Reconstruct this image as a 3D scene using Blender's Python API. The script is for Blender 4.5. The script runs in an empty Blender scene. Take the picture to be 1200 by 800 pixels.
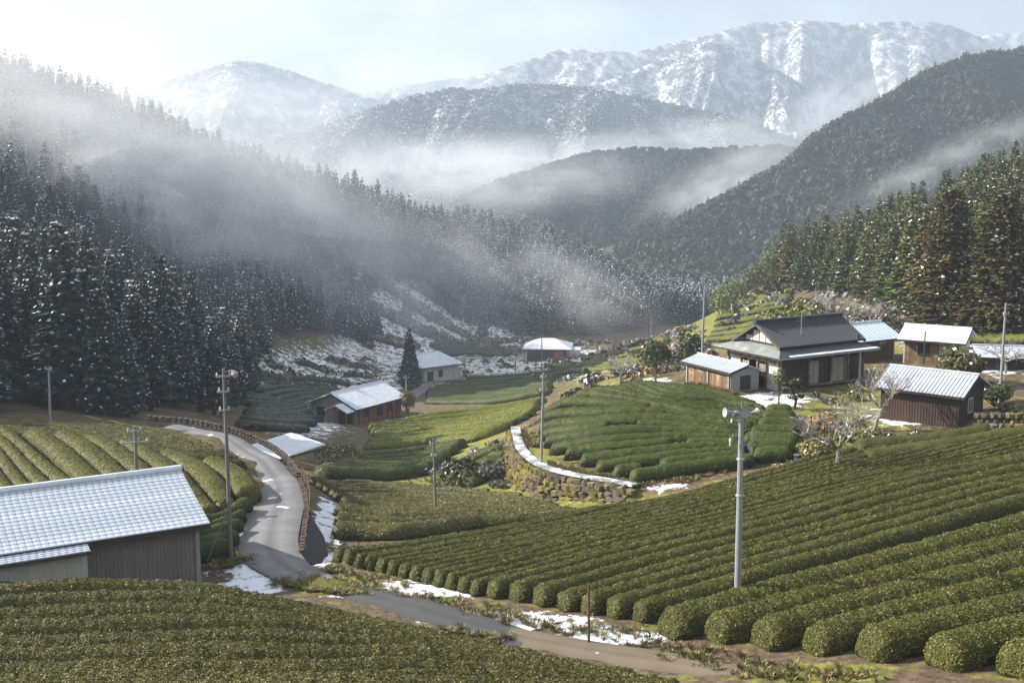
import bpy, math, random
import numpy as np
from mathutils import Vector, Matrix

random.seed(7)
rng = np.random.default_rng(11)
C = bpy.context.scene.collection
SC = bpy.context.scene

# ------------------------------------------------------------------ camera, sky, sun
F, PITCH, CZ = 1448.0, math.radians(8.64), 20.0
cam = bpy.data.cameras.new('camera')
cam.lens = 36.0 * F / 1200.0
cam.sensor_width = 36.0
cam.clip_end = 20000
cam.clip_start = 0.5
cam_o = bpy.data.objects.new('camera', cam)
C.objects.link(cam_o)
cam_o.location = (0, 0, CZ)
cam_o.rotation_euler = (math.radians(90) - PITCH, 0, 0)
SC.camera = cam_o

SUN_EL, SUN_AZ = math.radians(29), math.atan2(-0.97, 0.24)     # azimuth measured from +Y towards +X
world = bpy.data.worlds.new('World')
SC.world = world
world.use_nodes = True
wn, wl = world.node_tree.nodes, world.node_tree.links
bg = wn['Background']
sky = wn.new('ShaderNodeTexSky')
sky.sky_type = 'NISHITA'
sky.sun_disc = False
sky.sun_elevation = SUN_EL
sky.sun_rotation = SUN_AZ
tc = wn.new('ShaderNodeTexCoord')
mp = wn.new('ShaderNodeMapping')
mp.inputs['Scale'].default_value = (1, 1, 2.4)
mp.inputs['Location'].default_value = (0.0, 0.0, 0.0)
nz = wn.new('ShaderNodeTexNoise')
nz.inputs['Scale'].default_value = 1.7
nz.inputs['Detail'].default_value = 7
nz.inputs['Roughness'].default_value = 0.55
cr = wn.new('ShaderNodeMapRange')
cr.inputs[1].default_value, cr.inputs[2].default_value = 0.38, 0.55
cr.inputs[3].default_value, cr.inputs[4].default_value = 0.0, 1.0
mp2 = wn.new('ShaderNodeMapping')
mp2.inputs['Scale'].default_value = (1, 1, 2.6)
mp2.inputs['Location'].default_value = (4.1, 2.2, 0.6)
nz2 = wn.new('ShaderNodeTexNoise')
nz2.inputs['Scale'].default_value = 4.2
nz2.inputs['Detail'].default_value = 6
cr2 = wn.new('ShaderNodeValToRGB')
cr2.color_ramp.elements[0].position = 0.40
cr2.color_ramp.elements[0].color = (2.15, 2.32, 2.55, 1)
cr2.color_ramp.elements[1].position = 0.58
cr2.color_ramp.elements[1].color = (4.15, 4.17, 4.2, 1)
mx = wn.new('ShaderNodeMix')
mx.data_type = 'RGBA'
wl.new(tc.outputs['Generated'], mp.inputs['Vector'])
wl.new(mp.outputs[0], nz.inputs['Vector'])
wl.new(nz.outputs['Fac'], cr.inputs[0])
wl.new(tc.outputs['Generated'], mp2.inputs['Vector'])
wl.new(mp2.outputs[0], nz2.inputs['Vector'])
wl.new(nz2.outputs['Fac'], cr2.inputs['Fac'])
wl.new(cr.outputs[0], mx.inputs[0])
wl.new(sky.outputs[0], mx.inputs[6])
wl.new(cr2.outputs[0], mx.inputs[7])
wl.new(mx.outputs[2], bg.inputs['Color'])
bg.inputs['Strength'].default_value = 0.105

sun = bpy.data.lights.new('sun', 'SUN')
sun.energy = 5.0
sun.angle = math.radians(0.6)
sun.color = (1.0, 0.95, 0.87)
sun_o = bpy.data.objects.new('sun', sun)
C.objects.link(sun_o)
sd = Vector((math.sin(SUN_AZ) * math.cos(SUN_EL), math.cos(SUN_AZ) * math.cos(SUN_EL), math.sin(SUN_EL)))
sun_o.rotation_euler = sd.to_track_quat('Z', 'Y').to_euler()
sun_o.location = sd * 300

SC.view_settings.view_transform = 'Standard'
SC.view_settings.look = 'None'
SC.view_settings.exposure = 1.55
SC.view_settings.gamma = 1.0
SC.view_settings.use_curve_mapping = False
SC.render.engine = 'CYCLES'
cy = SC.cycles
cy.max_bounces, cy.diffuse_bounces, cy.glossy_bounces = 5, 2, 2
cy.transmission_bounces, cy.transparent_max_bounces, cy.volume_bounces = 2, 6, 1
cy.volume_step_rate, cy.volume_max_steps = 1.0, 96
cy.use_denoising = True
cy.caustics_reflective = cy.caustics_refractive = False

# ------------------------------------------------------------------ picture <-> place
cp, sp = math.cos(PITCH), math.sin(PITCH)


def W(px, py, d):
    """the point seen at photo pixel (px, py) at distance d along +Y"""
    u, v = (px - 600) / F, (400 - py) / F
    k = d / (cp + v * sp)
    return (u * k, d, CZ + k * (v * cp - sp))


def G(px, py, z):
    u, v = (px - 600) / F, (400 - py) / F
    k = (z - CZ) / (v * cp - sp)
    return (u * k, k * (cp + v * sp), z)


def proj(x, y, z):
    dz = z - CZ
    dep = y * cp - dz * sp
    up = y * sp + dz * cp
    return 600 + F * x / dep, 400 - F * up / dep


# ------------------------------------------------------------------ noise
def _hash(ix, iy, seed):
    h = (ix.astype(np.int64) * 374761393 + iy.astype(np.int64) * 668265263 + seed * 974711) & 0x7fffffff
    h = ((h ^ (h >> 13)) * 1274126177) & 0x7fffffff
    return ((h ^ (h >> 16)) & 0xffff) / 65535.0


def vnoise(x, y, seed=0):
    x, y = np.asarray(x, float), np.asarray(y, float)
    ix, iy = np.floor(x), np.floor(y)
    fx, fy = x - ix, y - iy
    fx, fy = fx * fx * (3 - 2 * fx), fy * fy * (3 - 2 * fy)
    a, b = _hash(ix, iy, seed), _hash(ix + 1, iy, seed)
    c, d = _hash(ix, iy + 1, seed), _hash(ix + 1, iy + 1, seed)
    return (a * (1 - fx) + b * fx) * (1 - fy) + (c * (1 - fx) + d * fx) * fy


def fbm(x, y, seed=0, oct=4):
    s, a, t = 0, 0.5, 0
    for k in range(oct):
        s = s + a * vnoise(np.asarray(x) * 2 ** k, np.asarray(y) * 2 ** k, seed + k * 17)
        t += a
        a *= 0.5
    return s / t


# ------------------------------------------------------------------ terrain: control points read off the photograph
CP = []
for q in [  # photo pixel, height
    # yard, road, left field
    (234, 686, .3), (150, 690, .3), (300, 690, .3), (330, 665, .3), (320, 640, .2), (282, 640, .2), (350, 640, .2),
    (315, 600, .0), (350, 600, .0), (318, 570, -.1), (345, 570, -.2), (300, 540, -.3), (262, 513, -.4), (200, 501, -.5),
    (390, 688, .6), (420, 695, .6), (500, 712, .8), (600, 738, 1.0), (700, 757, 1.2), (770, 768, 1.3),
    (0, 505, -.1), (100, 507, 0), (150, 545, .9), (0, 580, .9), (60, 535, 1.1), (230, 560, .5), (250, 600, .3), (245, 645, .3),
    (170, 512, 0), (0, 522, .6),
    # central field
    (400, 655, .2), (470, 680, .5), (600, 715, .9), (745, 735, 1.2), (770, 745, 1.2), (540, 632, -.9), (600, 618, -1.3),
    (480, 632, -.8), (440, 640, -.6),
    (700, 602, -.7), (780, 586, 0), (880, 560, .7), (960, 540, 1.3), (1060, 522, 1.9), (1200, 508, 2.8), (700, 650, .7),
    (900, 620, 1.2), (1050, 580, 2.0), (1200, 600, 2.6), (870, 695, 1.5), (1000, 655, 1.9), (1200, 700, 2.9), (1000, 740, 2.2),
    (1200, 800, 3.3), (900, 785, 1.9), (800, 760, 1.5),
    # terrace below, right of the road
    (396, 610, -3.0), (380, 590, -3.6), (372, 570, -4.6), (430, 605, -3.6), (450, 592, -4), (560, 592, -3.4), (650, 596, -2.7),
    (480, 575, -5), (400, 572, -5.6), (350, 548, -6.5),
    # wall under the house field: top and foot
    # house field
    (700, 520, .4), (800, 520, .8), (900, 510, 1.4), (690, 465, 1.4), (760, 455, 1.9), (885, 478, 1.9), (940, 520, 1.4), (940, 500, 1.7),
    (655, 482, .6), (630, 500, -.5),
    # house yard
    (880, 463, 2), (804, 447, 2), (945, 470, 2), (1000, 470, 2.1), (1123, 502, 2.2), (1031, 489, 2.1), (1156, 478, 2.3), (1030, 450, 2.1),
    (900, 452, 2), (980, 515, 1.9), (1200, 470, 3.0),
    # slope left of the house field
    (560, 560, -5), (520, 575, -5), (585, 522, -6), (555, 535, -7), (520, 552, -7), (640, 488, -6.5), (500, 548, -9),
    (727, 447, -1), (700, 448, -6),
    # valley terraces
    (430, 535, -11.5), (400, 545, -10.5), (480, 520, -12.5), (540, 500, -13.5), (620, 478, -12.5), (560, 478, -16), (640, 462, -14),
    (420, 494, -14.5), (466, 480, -14.8), (365, 492, -14.6), (330, 545, -6.8), (310, 530, -7.5), (300, 470, -17), (350, 440, -22),
    (515, 447, -24), (590, 455, -21), (600, 470, -17.5), (680, 440, -17), (690, 425, -22), (642, 422, -27), (700, 416, -26.5), (760, 400, -28), (800, 388, -32),
    (560, 400, -29), (800, 430, -2), (830, 402, -10), (850, 372, -9), (890, 335, -8), (860, 350, -11), (820, 385, -17),
    (1000, 392, 0), (1100, 396, 1), (1190, 405, 2), (1060, 405, 1.5), (950, 400, 0),
    # left hill foot
    (60, 492, -1), (120, 489, -2.5), (200, 487, -4.5), (252, 487, -7.5), (285, 470, -12), (295, 440, -20), (430, 408, -26), (600, 401, -29), (700, 396, -30),
]:
    CP.append(G(*q))
for q in [  # photo pixel, distance
    (352, 664, 60.3), (383, 663, 60.8), (388, 652, 62.5), (384, 632, 65.2), (376, 612, 68.2), (366, 604, 69.5),
    (0, 830, 33), (300, 830, 33), (600, 832, 33.6), (860, 838, 36.5), (0, 714, 44), (110, 706, 45.5), (220, 711, 46), (400, 740, 46), (550, 768, 44.5), (700, 798, 41.5),
    (0, 770, 38.2), (300, 771, 39.2), (500, 794, 38.5),
    (1200, 240, 230), (1130, 272, 238), (1060, 302, 250), (1000, 322, 262), (940, 345, 275), (915, 352, 285),
    (1200, 340, 320), (1000, 380, 350), (1120, 340, 170), (1040, 352, 185), (970, 355, 210), (1200, 320, 165),
    (0, 118, 300), (140, 158, 312), (300, 222, 340), (420, 248, 372), (560, 283, 420), (640, 295, 448), (700, 330, 450), (760, 358, 440), (800, 376, 425),
    (0, 200, 400), (300, 320, 450), (560, 352, 560), (760, 370, 520), (150, 300, 232), (300, 320, 285), (450, 338, 320), (620, 350, 370),
    (0, 290, 210), (0, 390, 160), (150, 420, 168),
    (800, 360, 560), (900, 340, 560), (1200, 330, 600),
]:
    CP.append(W(*q))
CP += [(-110, 180, 10), (-90, 140, 3), (-130, 100, 6), (-80, 60, 3), (-60, 30, 6), (-160, 260, 40), (-190, 320, 58), (-260, 300, 70), (-300, 150, 40),
       (0, 0, 13.5), (-40, 0, 13), (40, 0, 13.5), (0, -40, 16), (0, 22, 9.5), (-16, 22, 9), (16, 22, 9.5), (-40, 42, 3.6), (60, 30, 8), (70, 60, 5), (90, 90, 7), (130, 140, 22), (150, 220, 40), (220, 320, 60), (300, 200, 70),
       (-22, 49, 2.6), (24, 30, 5.4),
       (200, 620, -30), (-200, 620, -20), (0, 700, -36), (-500, 500, 30), (500, 500, 40), (600, 1200, -40), (-600, 1200, -40), (0, 1200, -42),
       (0, 4000, -45), (1500, 4000, -45), (-1500, 4000, -45), (2500, 1500, -20), (-2500, 1500, -20), (-800, -400, 20), (800, -400, 20)]
WALL_TOP = [(604, 503, -1.1), (606, 512, -1.0), (613, 530, -.8), (640, 549, -.6), (690, 562, -.4), (745, 571, -.1), (790, 573, .1)]
_wt = np.array([G(*q) for q in WALL_TOP])
_L = np.concatenate([[0], np.cumsum(np.hypot(*np.diff(_wt[:, :2], axis=0).T))])
_s = np.arange(0, _L[-1], .9)
_wp = np.stack([np.interp(_s, _L, _wt[:, k]) for k in range(3)], -1)
_wh = np.interp(_s, _L, [2.2, 2.4, 2.3, 1.55, 1.25, .75, .3])
_tg = np.gradient(_wp[:, :2], axis=0)
_tg /= np.linalg.norm(_tg, axis=1, keepdims=True)
_out = np.stack([_tg[:, 1], -_tg[:, 0]], -1)
for k in range(len(_s)):
    for off, dz in ((-1.1, .05), (0, 0), (.75, -_wh[k]), (1.9, -_wh[k] - .1)):
        q = _wp[k, :2] + _out[k] * off
        CP.append((q[0], q[1], _wp[k, 2] + dz))
CP = np.array(CP)
_cs = 100.0
_P = CP[:, :2] / _cs


def _phi(a, b):
    return np.sqrt(((a[:, None, :] - b[None, :, :]) ** 2).sum(-1) + 1e-5)


_n = len(_P)
_A = np.zeros((_n + 3, _n + 3))
_A[:_n, :_n] = _phi(_P, _P) - 2e-4 * np.eye(_n) * 10
_A[:_n, _n] = 1
_A[:_n, _n + 1:] = _P
_A[_n, :_n] = 1
_A[_n + 1:, :_n] = _P.T
_sol = np.linalg.lstsq(_A, np.concatenate([CP[:, 2], [0, 0, 0]]), rcond=None)[0]


def H(x, y):
    x, y = np.asarray(x, float), np.asarray(y, float)
    sh = x.shape
    q = np.stack([x.ravel(), y.ravel()], -1) / _cs
    out = np.empty(len(q))
    for a in range(0, len(q), 20000):
        b = q[a:a + 20000]
        out[a:a + 20000] = _phi(b, _P) @ _sol[:_n] + _sol[_n] + b @ _sol[_n + 1:]
    return out.reshape(sh)


def h1(x, y):
    return float(H(np.array([x]), np.array([y]))[0])


def ground_at(px, py, d0=25.0, d1=700.0):
    """first terrain point met by the sight line of a photo pixel"""
    ds = np.geomspace(d0, d1, 900)
    u, v = (px - 600) / F, (400 - py) / F
    k = ds / (cp + v * sp)
    x, z = u * k, CZ + k * (v * cp - sp)
    g = H(x, ds)
    i = np.argmax(z < g)
    if not (z < g).any():
        return None
    if i == 0:
        return (x[0], ds[0], g[0])
    a = (z[i - 1] - g[i - 1]) / ((z[i - 1] - g[i - 1]) - (z[i] - g[i]) + 1e-9)
    d = ds[i - 1] + a * (ds[i] - ds[i - 1])
    xx = u * d / (cp + v * sp)
    return (xx, d, h1(xx, d))


def gxy(px, py, z=None, d0=25.0):
    p = G(px, py, z) if z is not None else ground_at(px, py, d0)
    return np.array(p[:2])


# ------------------------------------------------------------------ materials
def mat(name, color=(.5, .5, .5), rough=.8, spec=.3, noise=None, bump=None, attr=None, rand=0.0, metal=0.0, wear=None, place=False):
    """noise=(scale, amount, colour2); bump=(scale, strength, distance); wear=(colour, scale, lo, hi)"""
    m = bpy.data.materials.new(name)
    m.use_nodes = True
    n, l = m.node_tree.nodes, m.node_tree.links
    p = n['Principled BSDF']
    p.inputs['Roughness'].default_value = rough
    p.inputs['Specular IOR Level'].default_value = spec
    p.inputs['Metallic'].default_value = metal
    t = n.new('ShaderNodeTexCoord')
    if place:            # pattern runs on from piece to piece
        t = n.new('ShaderNodeNewGeometry')
    tco = t.outputs['Position'] if place else t.outputs['Object']
    col = None
    if attr:
        a = n.new('ShaderNodeAttribute')
        a.attribute_name = attr
        col = a.outputs['Color']
    else:
        c = n.new('ShaderNodeRGB')
        c.outputs[0].default_value = (*color, 1)
        col = c.outputs[0]

    def mixin(fac, b):
        nonlocal col
        k = n.new('ShaderNodeMix')
        k.data_type = 'RGBA'
        l.new(fac, k.inputs[0])
        l.new(col, k.inputs[6])
        if isinstance(b, tuple):
            k.inputs[7].default_value = (*b, 1)
        else:
            l.new(b, k.inputs[7])
        col = k.outputs[2]
    for spec_ in (noise if isinstance(noise, list) else [noise] if noise else []):
        sc_, am, c2 = spec_
        z = n.new('ShaderNodeTexNoise')
        z.inputs['Detail'].default_value = 5
        z.inputs['Roughness'].default_value = .6
        if isinstance(sc_, tuple):
            mpp = n.new('ShaderNodeMapping')
            mpp.inputs['Scale'].default_value = sc_
            l.new(tco, mpp.inputs['Vector'])
            l.new(mpp.outputs[0], z.inputs['Vector'])
            z.inputs['Scale'].default_value = 1
        else:
            l.new(tco, z.inputs['Vector'])
            z.inputs['Scale'].default_value = sc_
        r = n.new('ShaderNodeMapRange')
        r.inputs[1].default_value, r.inputs[2].default_value, r.inputs[3].default_value, r.inputs[4].default_value = .38, .62, 0, am
        l.new(z.outputs['Fac'], r.inputs[0])
        mixin(r.outputs[0], c2)
    if wear:
        z = n.new('ShaderNodeTexNoise')
        z.inputs['Scale'].default_value = wear[1]
        z.inputs['Detail'].default_value = 6
        l.new(tco, z.inputs['Vector'])
        r = n.new('ShaderNodeMapRange')
        r.inputs[1].default_value, r.inputs[2].default_value = wear[2], wear[3]
        l.new(z.outputs['Fac'], r.inputs[0])
        mixin(r.outputs[0], wear[0])
    if rand:
        o = n.new('ShaderNodeObjectInfo')
        r = n.new('ShaderNodeMapRange')
        r.inputs[3].default_value, r.inputs[4].default_value = 1 - rand, 1 + rand
        l.new(o.outputs['Random'], r.inputs[0])
        k = n.new('ShaderNodeVectorMath')
        k.operation = 'SCALE'
        l.new(col, k.inputs[0])
        l.new(r.outputs[0], k.inputs['Scale'])
        col = k.outputs[0]
    l.new(col, p.inputs['Base Color'])
    if bump:
        z = n.new('ShaderNodeTexNoise')
        z.inputs['Scale'].default_value = bump[0]
        z.inputs['Detail'].default_value = 4
        l.new(tco, z.inputs['Vector'])
        b = n.new('ShaderNodeBump')
        b.inputs['Strength'].default_value = bump[1]
        b.inputs['Distance'].default_value = bump[2]
        l.new(z.outputs['Fac'], b.inputs['Height'])
        l.new(b.outputs[0], p.inputs['Normal'])
    return m


SNOW = (.80, .82, .85)
M = dict(
    hedge=mat('tea_hedge', attr='tint', rough=.62, spec=.16),
    leaf=mat('tree_leaf', attr='tint', rough=.65, spec=.25, rand=.28),
    snow=mat('snow', (.68, .70, .74), .75, .25, noise=[(1.4, .8, (.52, .56, .62)), ((.5, 4, 1), .5, (.42, .44, .48))], bump=(3, .4, .1)),
    snowclump=mat('snow_on_branches', (.74, .77, .82), .8, .2),
    bark=mat('bark', (.10, .075, .055), .9, .1, noise=((6, 6, 1.2), .7, (.045, .035, .028)), bump=(9, .6, .05)),
    palebark=mat('pale_bark', (.26, .23, .20), .9, .1, noise=((5, 5, 2), .7, (.12, .10, .085)), wear=(SNOW, 2.2, .58, .66)),
    concrete=mat('concrete_pole', (.24, .245, .25), .8, .2, noise=((2, 2, .5), .5, (.17, .17, .175))),
    darkpole=mat('weathered_pole', (.17, .165, .16), .8, .2, noise=((3, 3, .4), .6, (.10, .095, .09))),
    steel=mat('galvanised_steel', (.30, .32, .34), .5, .4, metal=.3, noise=(3, .4, (.22, .23, .25))),
    rust=mat('rusty_wood_post', (.14, .085, .055), .9, .1, noise=((8, 8, 1), .7, (.06, .04, .03))),
    insul=mat('porcelain', (.4, .4, .4), .35, .5),
    barnwall=mat('grey_brown_cladding', (.20, .175, .16), .8, .2, noise=((2.5, 2.5, .35), .6, (.13, .115, .105)), wear=((.28, .25, .22), 1.1, .6, .75)),
    beigewall=mat('beige_cladding', (.42, .41, .36), .75, .25, noise=((2, 2, .4), .5, (.33, .32, .28))),
    dark=mat('dark_timber', (.055, .045, .038), .85, .15, noise=((3, 3, .5), .6, (.03, .026, .022))),
    brownwall=mat('brown_cladding', (.085, .052, .042), .8, .12, noise=((4, 4, .5), .6, (.055, .036, .03))),
    plank=mat('weathered_planks', (.24, .15, .085), .85, .15, noise=((9, 9, .5), .8, (.12, .07, .04)), wear=((.34, .28, .21), 1.5, .55, .68), rand=.35, place=True),
    orange=mat('orange_brown_boards', (.30, .115, .045), .8, .15, noise=((6, 6, .5), .7, (.17, .065, .03))),
    plaster=mat('white_plaster', (.55, .53, .49), .85, .15, noise=(1.2, .7, (.36, .34, .31))),
    greyplaster=mat('grey_plaster', (.27, .265, .25), .85, .15, noise=(1.5, .6, (.22, .21, .19))),
    rooftile=mat('dark_roof_tile', (.032, .038, .048), .5, .3, noise=(1.6, .6, (.052, .058, .068))),
    roofmetal=mat('grey_green_sheet_roof', (.22, .235, .215), .5, .4, noise=((3, .6, 1), .6, (.13, .14, .13)), wear=((.33, .33, .29), .9, .55, .7)),
    roofblue=mat('pale_blue_sheet_roof', (.42, .50, .55), .45, .4, noise=(2, .5, (.55, .6, .64))),
    roofsnow=mat('snow_dusted_roof', (.40, .44, .50), .7, .25, noise=[((9, 1.2, 1), .7, (.24, .275, .33)), (.8, .7, (.52, .56, .61)), (2.3, .55, (.30, .34, .40))]),
    glass=mat('window_glass', (.03, .035, .04), .12, .6),
    paper=mat('sliding_screen', (.27, .25, .20), .8, .2, noise=(2, .3, (.42, .38, .31))),
    stone=mat('mossy_stone', (.125, .10, .078), .9, .12, noise=[(3.5, .8, (.06, .048, .038)), (.6, .85, (.15, .125, .024))], bump=(7, .8, .08), rand=.4, place=True),
    redstone=mat('rusty_stone', (.075, .056, .044), .9, .12, noise=(2.5, .8, (.04, .031, .026)), bump=(5, .6, .06), rand=.3),
    retain=mat('shade_dark_concrete', (.04, .04, .042), .85, .2, noise=(1.5, .6, (.035, .036, .038)), bump=(4, .4, .05)),  # near-black base puts the wall face's shade into the concrete colour
    kerb=mat('pale_kerb', (.24, .24, .24), .85, .2, noise=(2.5, .6, (.15, .14, .125)), wear=((.55, .6, .66), 1.3, .48, .56), place=True),
    speaker=mat('grey_loudspeaker', (.26, .28, .31), .5, .4),
    white=mat('white_enamel', (.78, .78, .77), .4, .4),
)


def snow_tint(kind):
    return {'c': (.012, .02, .022), 'w': (.05, .055, .02)}[kind]


# ground: three attributes steer soil / grass / snow
def ground_mat():
    m = bpy.data.materials.new('ground')
    m.use_nodes = True
    n, l = m.node_tree.nodes, m.node_tree.links
    p = n['Principled BSDF']
    p.inputs['Roughness'].default_value = .9
    p.inputs['Specular IOR Level'].default_value = .15
    t = n.new('ShaderNodeTexCoord')
    a = n.new('ShaderNodeAttribute')
    a.attribute_name = 'cover'
    s = n.new('ShaderNodeSeparateColor')
    l.new(a.outputs['Color'], s.inputs[0])

    def noise(sc, det=5, ro=.6):
        z = n.new('ShaderNodeTexNoise')
        z.inputs['Scale'].default_value = sc
        z.inputs['Detail'].default_value = det
        z.inputs['Roughness'].default_value = ro
        l.new(t.outputs['Object'], z.inputs['Vector'])
        return z.outputs['Fac']

    def ramp(f, stops):
        r = n.new('ShaderNodeValToRGB')
        while len(r.color_ramp.elements) < len(stops):
            r.color_ramp.elements.new(.5)
        for e, (q, c) in zip(r.color_ramp.elements, stops):
            e.position = q
            e.color = (*c, 1)
        l.new(f, r.inputs[0])
        return r.outputs[0]

    def mix(f, x, y):
        k = n.new('ShaderNodeMix')
        k.data_type = 'RGBA'
        l.new(f, k.inputs[0])
        l.new(x, k.inputs[6])
        l.new(y, k.inputs[7])
        return k.outputs[2]

    def thresh(f, amt, w=.08):
        k = n.new('ShaderNodeMath')
        k.operation = 'ADD'
        l.new(f, k.inputs[0])
        l.new(amt, k.inputs[1])
        r = n.new('ShaderNodeMapRange')
        r.inputs[1].default_value, r.inputs[2].default_value = 1.0, 1.0 + w
        l.new(k.outputs[0], r.inputs[0])
        return r.outputs[0]
    soil = ramp(noise(2.5, 8, .7), [(.3, (.04, .028, .02)), (.5, (.095, .065, .043)), (.7, (.18, .13, .085))])
    grass = ramp(noise(1.7, 8, .7), [(.3, (.05, .06, .015)), (.5, (.15, .15, .03)), (.68, (.30, .24, .07))])
    col = mix(thresh(noise(.9, 6), s.outputs[1], .15), soil, grass)
    sn = ramp(noise(2, 4), [(.3, (.7, .73, .78)), (.7, SNOW)])
    f = thresh(noise(.85, 11, .74), s.outputs[0], .055)
    col = mix(f, col, sn)
    l.new(col, p.inputs['Base Color'])
    b = n.new('ShaderNodeBump')
    b.inputs['Strength'].default_value = .7
    b.inputs['Distance'].default_value = .15
    l.new(noise(4, 8, .7), b.inputs['Height'])
    l.new(b.outputs[0], p.inputs['Normal'])
    return m


# ------------------------------------------------------------------ mesh helpers
def mesh_np(name, V, faces, mats, mi=None, tint=None, smooth=False):
    """faces: list of int arrays (k x 3 or k x 4); mi: one material index per face"""
    me = bpy.data.meshes.new(name)
    V = np.ascontiguousarray(V, np.float32)
    me.vertices.add(len(V))
    me.vertices.foreach_set('co', V.ravel())
    faces = [np.asarray(f, np.int32) for f in faces if len(f)]
    loops = np.concatenate([f.ravel() for f in faces])
    tot = np.concatenate([np.full(len(f), f.shape[1], np.int32) for f in faces])
    me.loops.add(len(loops))
    me.loops.foreach_set('vertex_index', loops)
    me.polygons.add(len(tot))
    me.polygons.foreach_set('loop_start', np.concatenate([[0], np.cumsum(tot)[:-1]]).astype(np.int32))
    me.polygons.foreach_set('loop_total', tot)
    for m in mats:
        me.materials.append(m)
    if mi is not None:
        me.polygons.foreach_set('material_index', np.asarray(mi, np.int32))
    if smooth:
        me.polygons.foreach_set('use_smooth', np.ones(len(tot), bool))
    if tint is not None:
        a = me.attributes.new('tint', 'FLOAT_COLOR', 'POINT')
        t4 = np.ones((len(V), 4), np.float32)
        t4[:, :3] = tint
        a.data.foreach_set('color', t4.ravel())
    me.update(calc_edges=True)
    return me


class MB:
    def __init__(s):
        s.v, s.f = [], []

    def add(s, vs, fs):
        o = len(s.v)
        s.v += [tuple(v) for v in vs]
        s.f += [tuple(i + o for i in f) for f in fs]
        return s

    def box(s, x0, x1, y0, y1, z0, z1):
        return s.add([(x0, y0, z0), (x1, y0, z0), (x1, y1, z0), (x0, y1, z0), (x0, y0, z1), (x1, y0, z1), (x1, y1, z1), (x0, y1, z1)],
                     [(0, 3, 2, 1), (4, 5, 6, 7), (0, 1, 5, 4), (1, 2, 6, 5), (2, 3, 7, 6), (3, 0, 4, 7)])

    def slab(s, quad, t):
        """quad of four points thickened downwards by t"""
        q = [Vector(p) for p in quad]
        n = (q[1] - q[0]).cross(q[2] - q[0]).normalized()
        if n.z < 0:
            q = q[::-1]
            n = -n
        b = [p - n * t for p in q]
        return s.add(q + b, [(0, 1, 2, 3), (7, 6, 5, 4)] + [(i, i + 4, (i + 1) % 4 + 4, (i + 1) % 4) for i in range(4)])

    def prism(s, poly, d):
        """polygon of points extruded by vector d"""
        n = len(poly)
        a = [Vector(p) for p in poly]
        b = [p + Vector(d) for p in a]
        return s.add(a + b, [tuple(range(n))[::-1], tuple(range(n, 2 * n))] + [(i, (i + 1) % n, (i + 1) % n + n, i + n) for i in range(n)])

    def tube(s, pts, rad, n=8, cap=True):
        pts = [Vector(p) for p in pts]
        o = len(s.v)
        for i, p in enumerate(pts):
            t = (pts[min(i + 1, len(pts) - 1)] - pts[max(i - 1, 0)]).normalized()
            a = t.orthogonal().normalized() if abs(t.z) < .99 else Vector((1, 0, 0))
            b = t.cross(a)
            r = rad[i] if isinstance(rad, (list, tuple)) else rad
            for k in range(n):
                q = 2 * math.pi * k / n
                s.v.append(tuple(p + (a * math.cos(q) + b * math.sin(q)) * r))
        for i in range(len(pts) - 1):
            for k in range(n):
                s.f.append((o + i * n + k, o + i * n + (k + 1) % n, o + (i + 1) * n + (k + 1) % n, o + (i + 1) * n + k))
        if cap:
            s.f.append(tuple(o + k for k in range(n))[::-1])
            s.f.append(tuple(o + (len(pts) - 1) * n + k for k in range(n)))
        return s

    def mesh(s, name, m, smooth=False):
        me = bpy.data.meshes.new(name)
        me.from_pydata(s.v, [], s.f)
        me.materials.append(m)
        if smooth:
            me.polygons.foreach_set('use_smooth', np.ones(len(me.polygons), bool))
        me.update()
        return me

    def build(s, name, m, parent=None, smooth=False, **kw):
        return link(name, s.mesh(name, m, smooth), parent, **kw)


def link(name, me, parent=None, loc=None, rot=None, kind=None, label=None, scale=None):
    o = bpy.data.objects.new(name, me)
    C.objects.link(o)
    if parent:
        o.parent = parent
    if loc is not None:
        o.location = loc
    if rot is not None:
        o.rotation_euler = rot
    if scale is not None:
        o.scale = scale
    if kind:
        o['kind'] = kind
    if label:
        o['label'] = label
    return o


def tag(o, label, cat, group=None, kind=None):
    o['label'], o['category'] = label, cat
    if group:
        o['group'] = group
    if kind:
        o['kind'] = kind
    return o


def thing(name, label, cat, loc, rz=0.0, group=None, scale=None):
    o = link(name, None, loc=loc, rot=(0, 0, rz), scale=scale)
    return tag(o, label, cat, group)


def copy_tree(o, parent=None):
    c = o.copy()
    C.objects.link(c)
    if parent:
        c.parent = parent
    for ch in list(o.children):
        copy_tree(ch, c)
    return c


# ------------------------------------------------------------------ ground sheet
def graded(lo, fine0, fine1, hi, step, g=1.13):
    a = list(np.arange(fine0, fine1 + 1e-6, step))
    s = step
    while a[-1] < hi:
        s *= g
        a.append(a[-1] + s)
    s, b = step, [fine0]
    while b[-1] > lo:
        s *= g
        b.append(b[-1] - s)
    return np.array(b[:0:-1] + a)


gx = graded(-4500, -34, 44, 4500, .6, 1.07)
gy = graded(-300, 28, 112, 9000, .6, 1.06)
X, Y = np.meshgrid(gx, gy)
Z = H(X, Y)
Z = Z + (fbm(X / 6, Y / 6, 3) - .5) * np.clip((np.hypot(X, Y) - 100) / 150, 0, 1) * 2.0
Z = Z + (fbm(X / 1.7, Y / 1.7, 9, 3) - .5) * .16


def in_poly(x, y, poly):
    x, y = np.asarray(x, float), np.asarray(y, float)
    r = np.zeros(x.shape, bool)
    n = len(poly)
    for i in range(n):
        x0, y0 = poly[i]
        x1, y1 = poly[(i + 1) % n]
        c = ((y0 > y) != (y1 > y))
        r ^= c & (x < (x1 - x0) * (y - y0) / (y1 - y0 + 1e-12) + x0)
    return r


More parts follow.
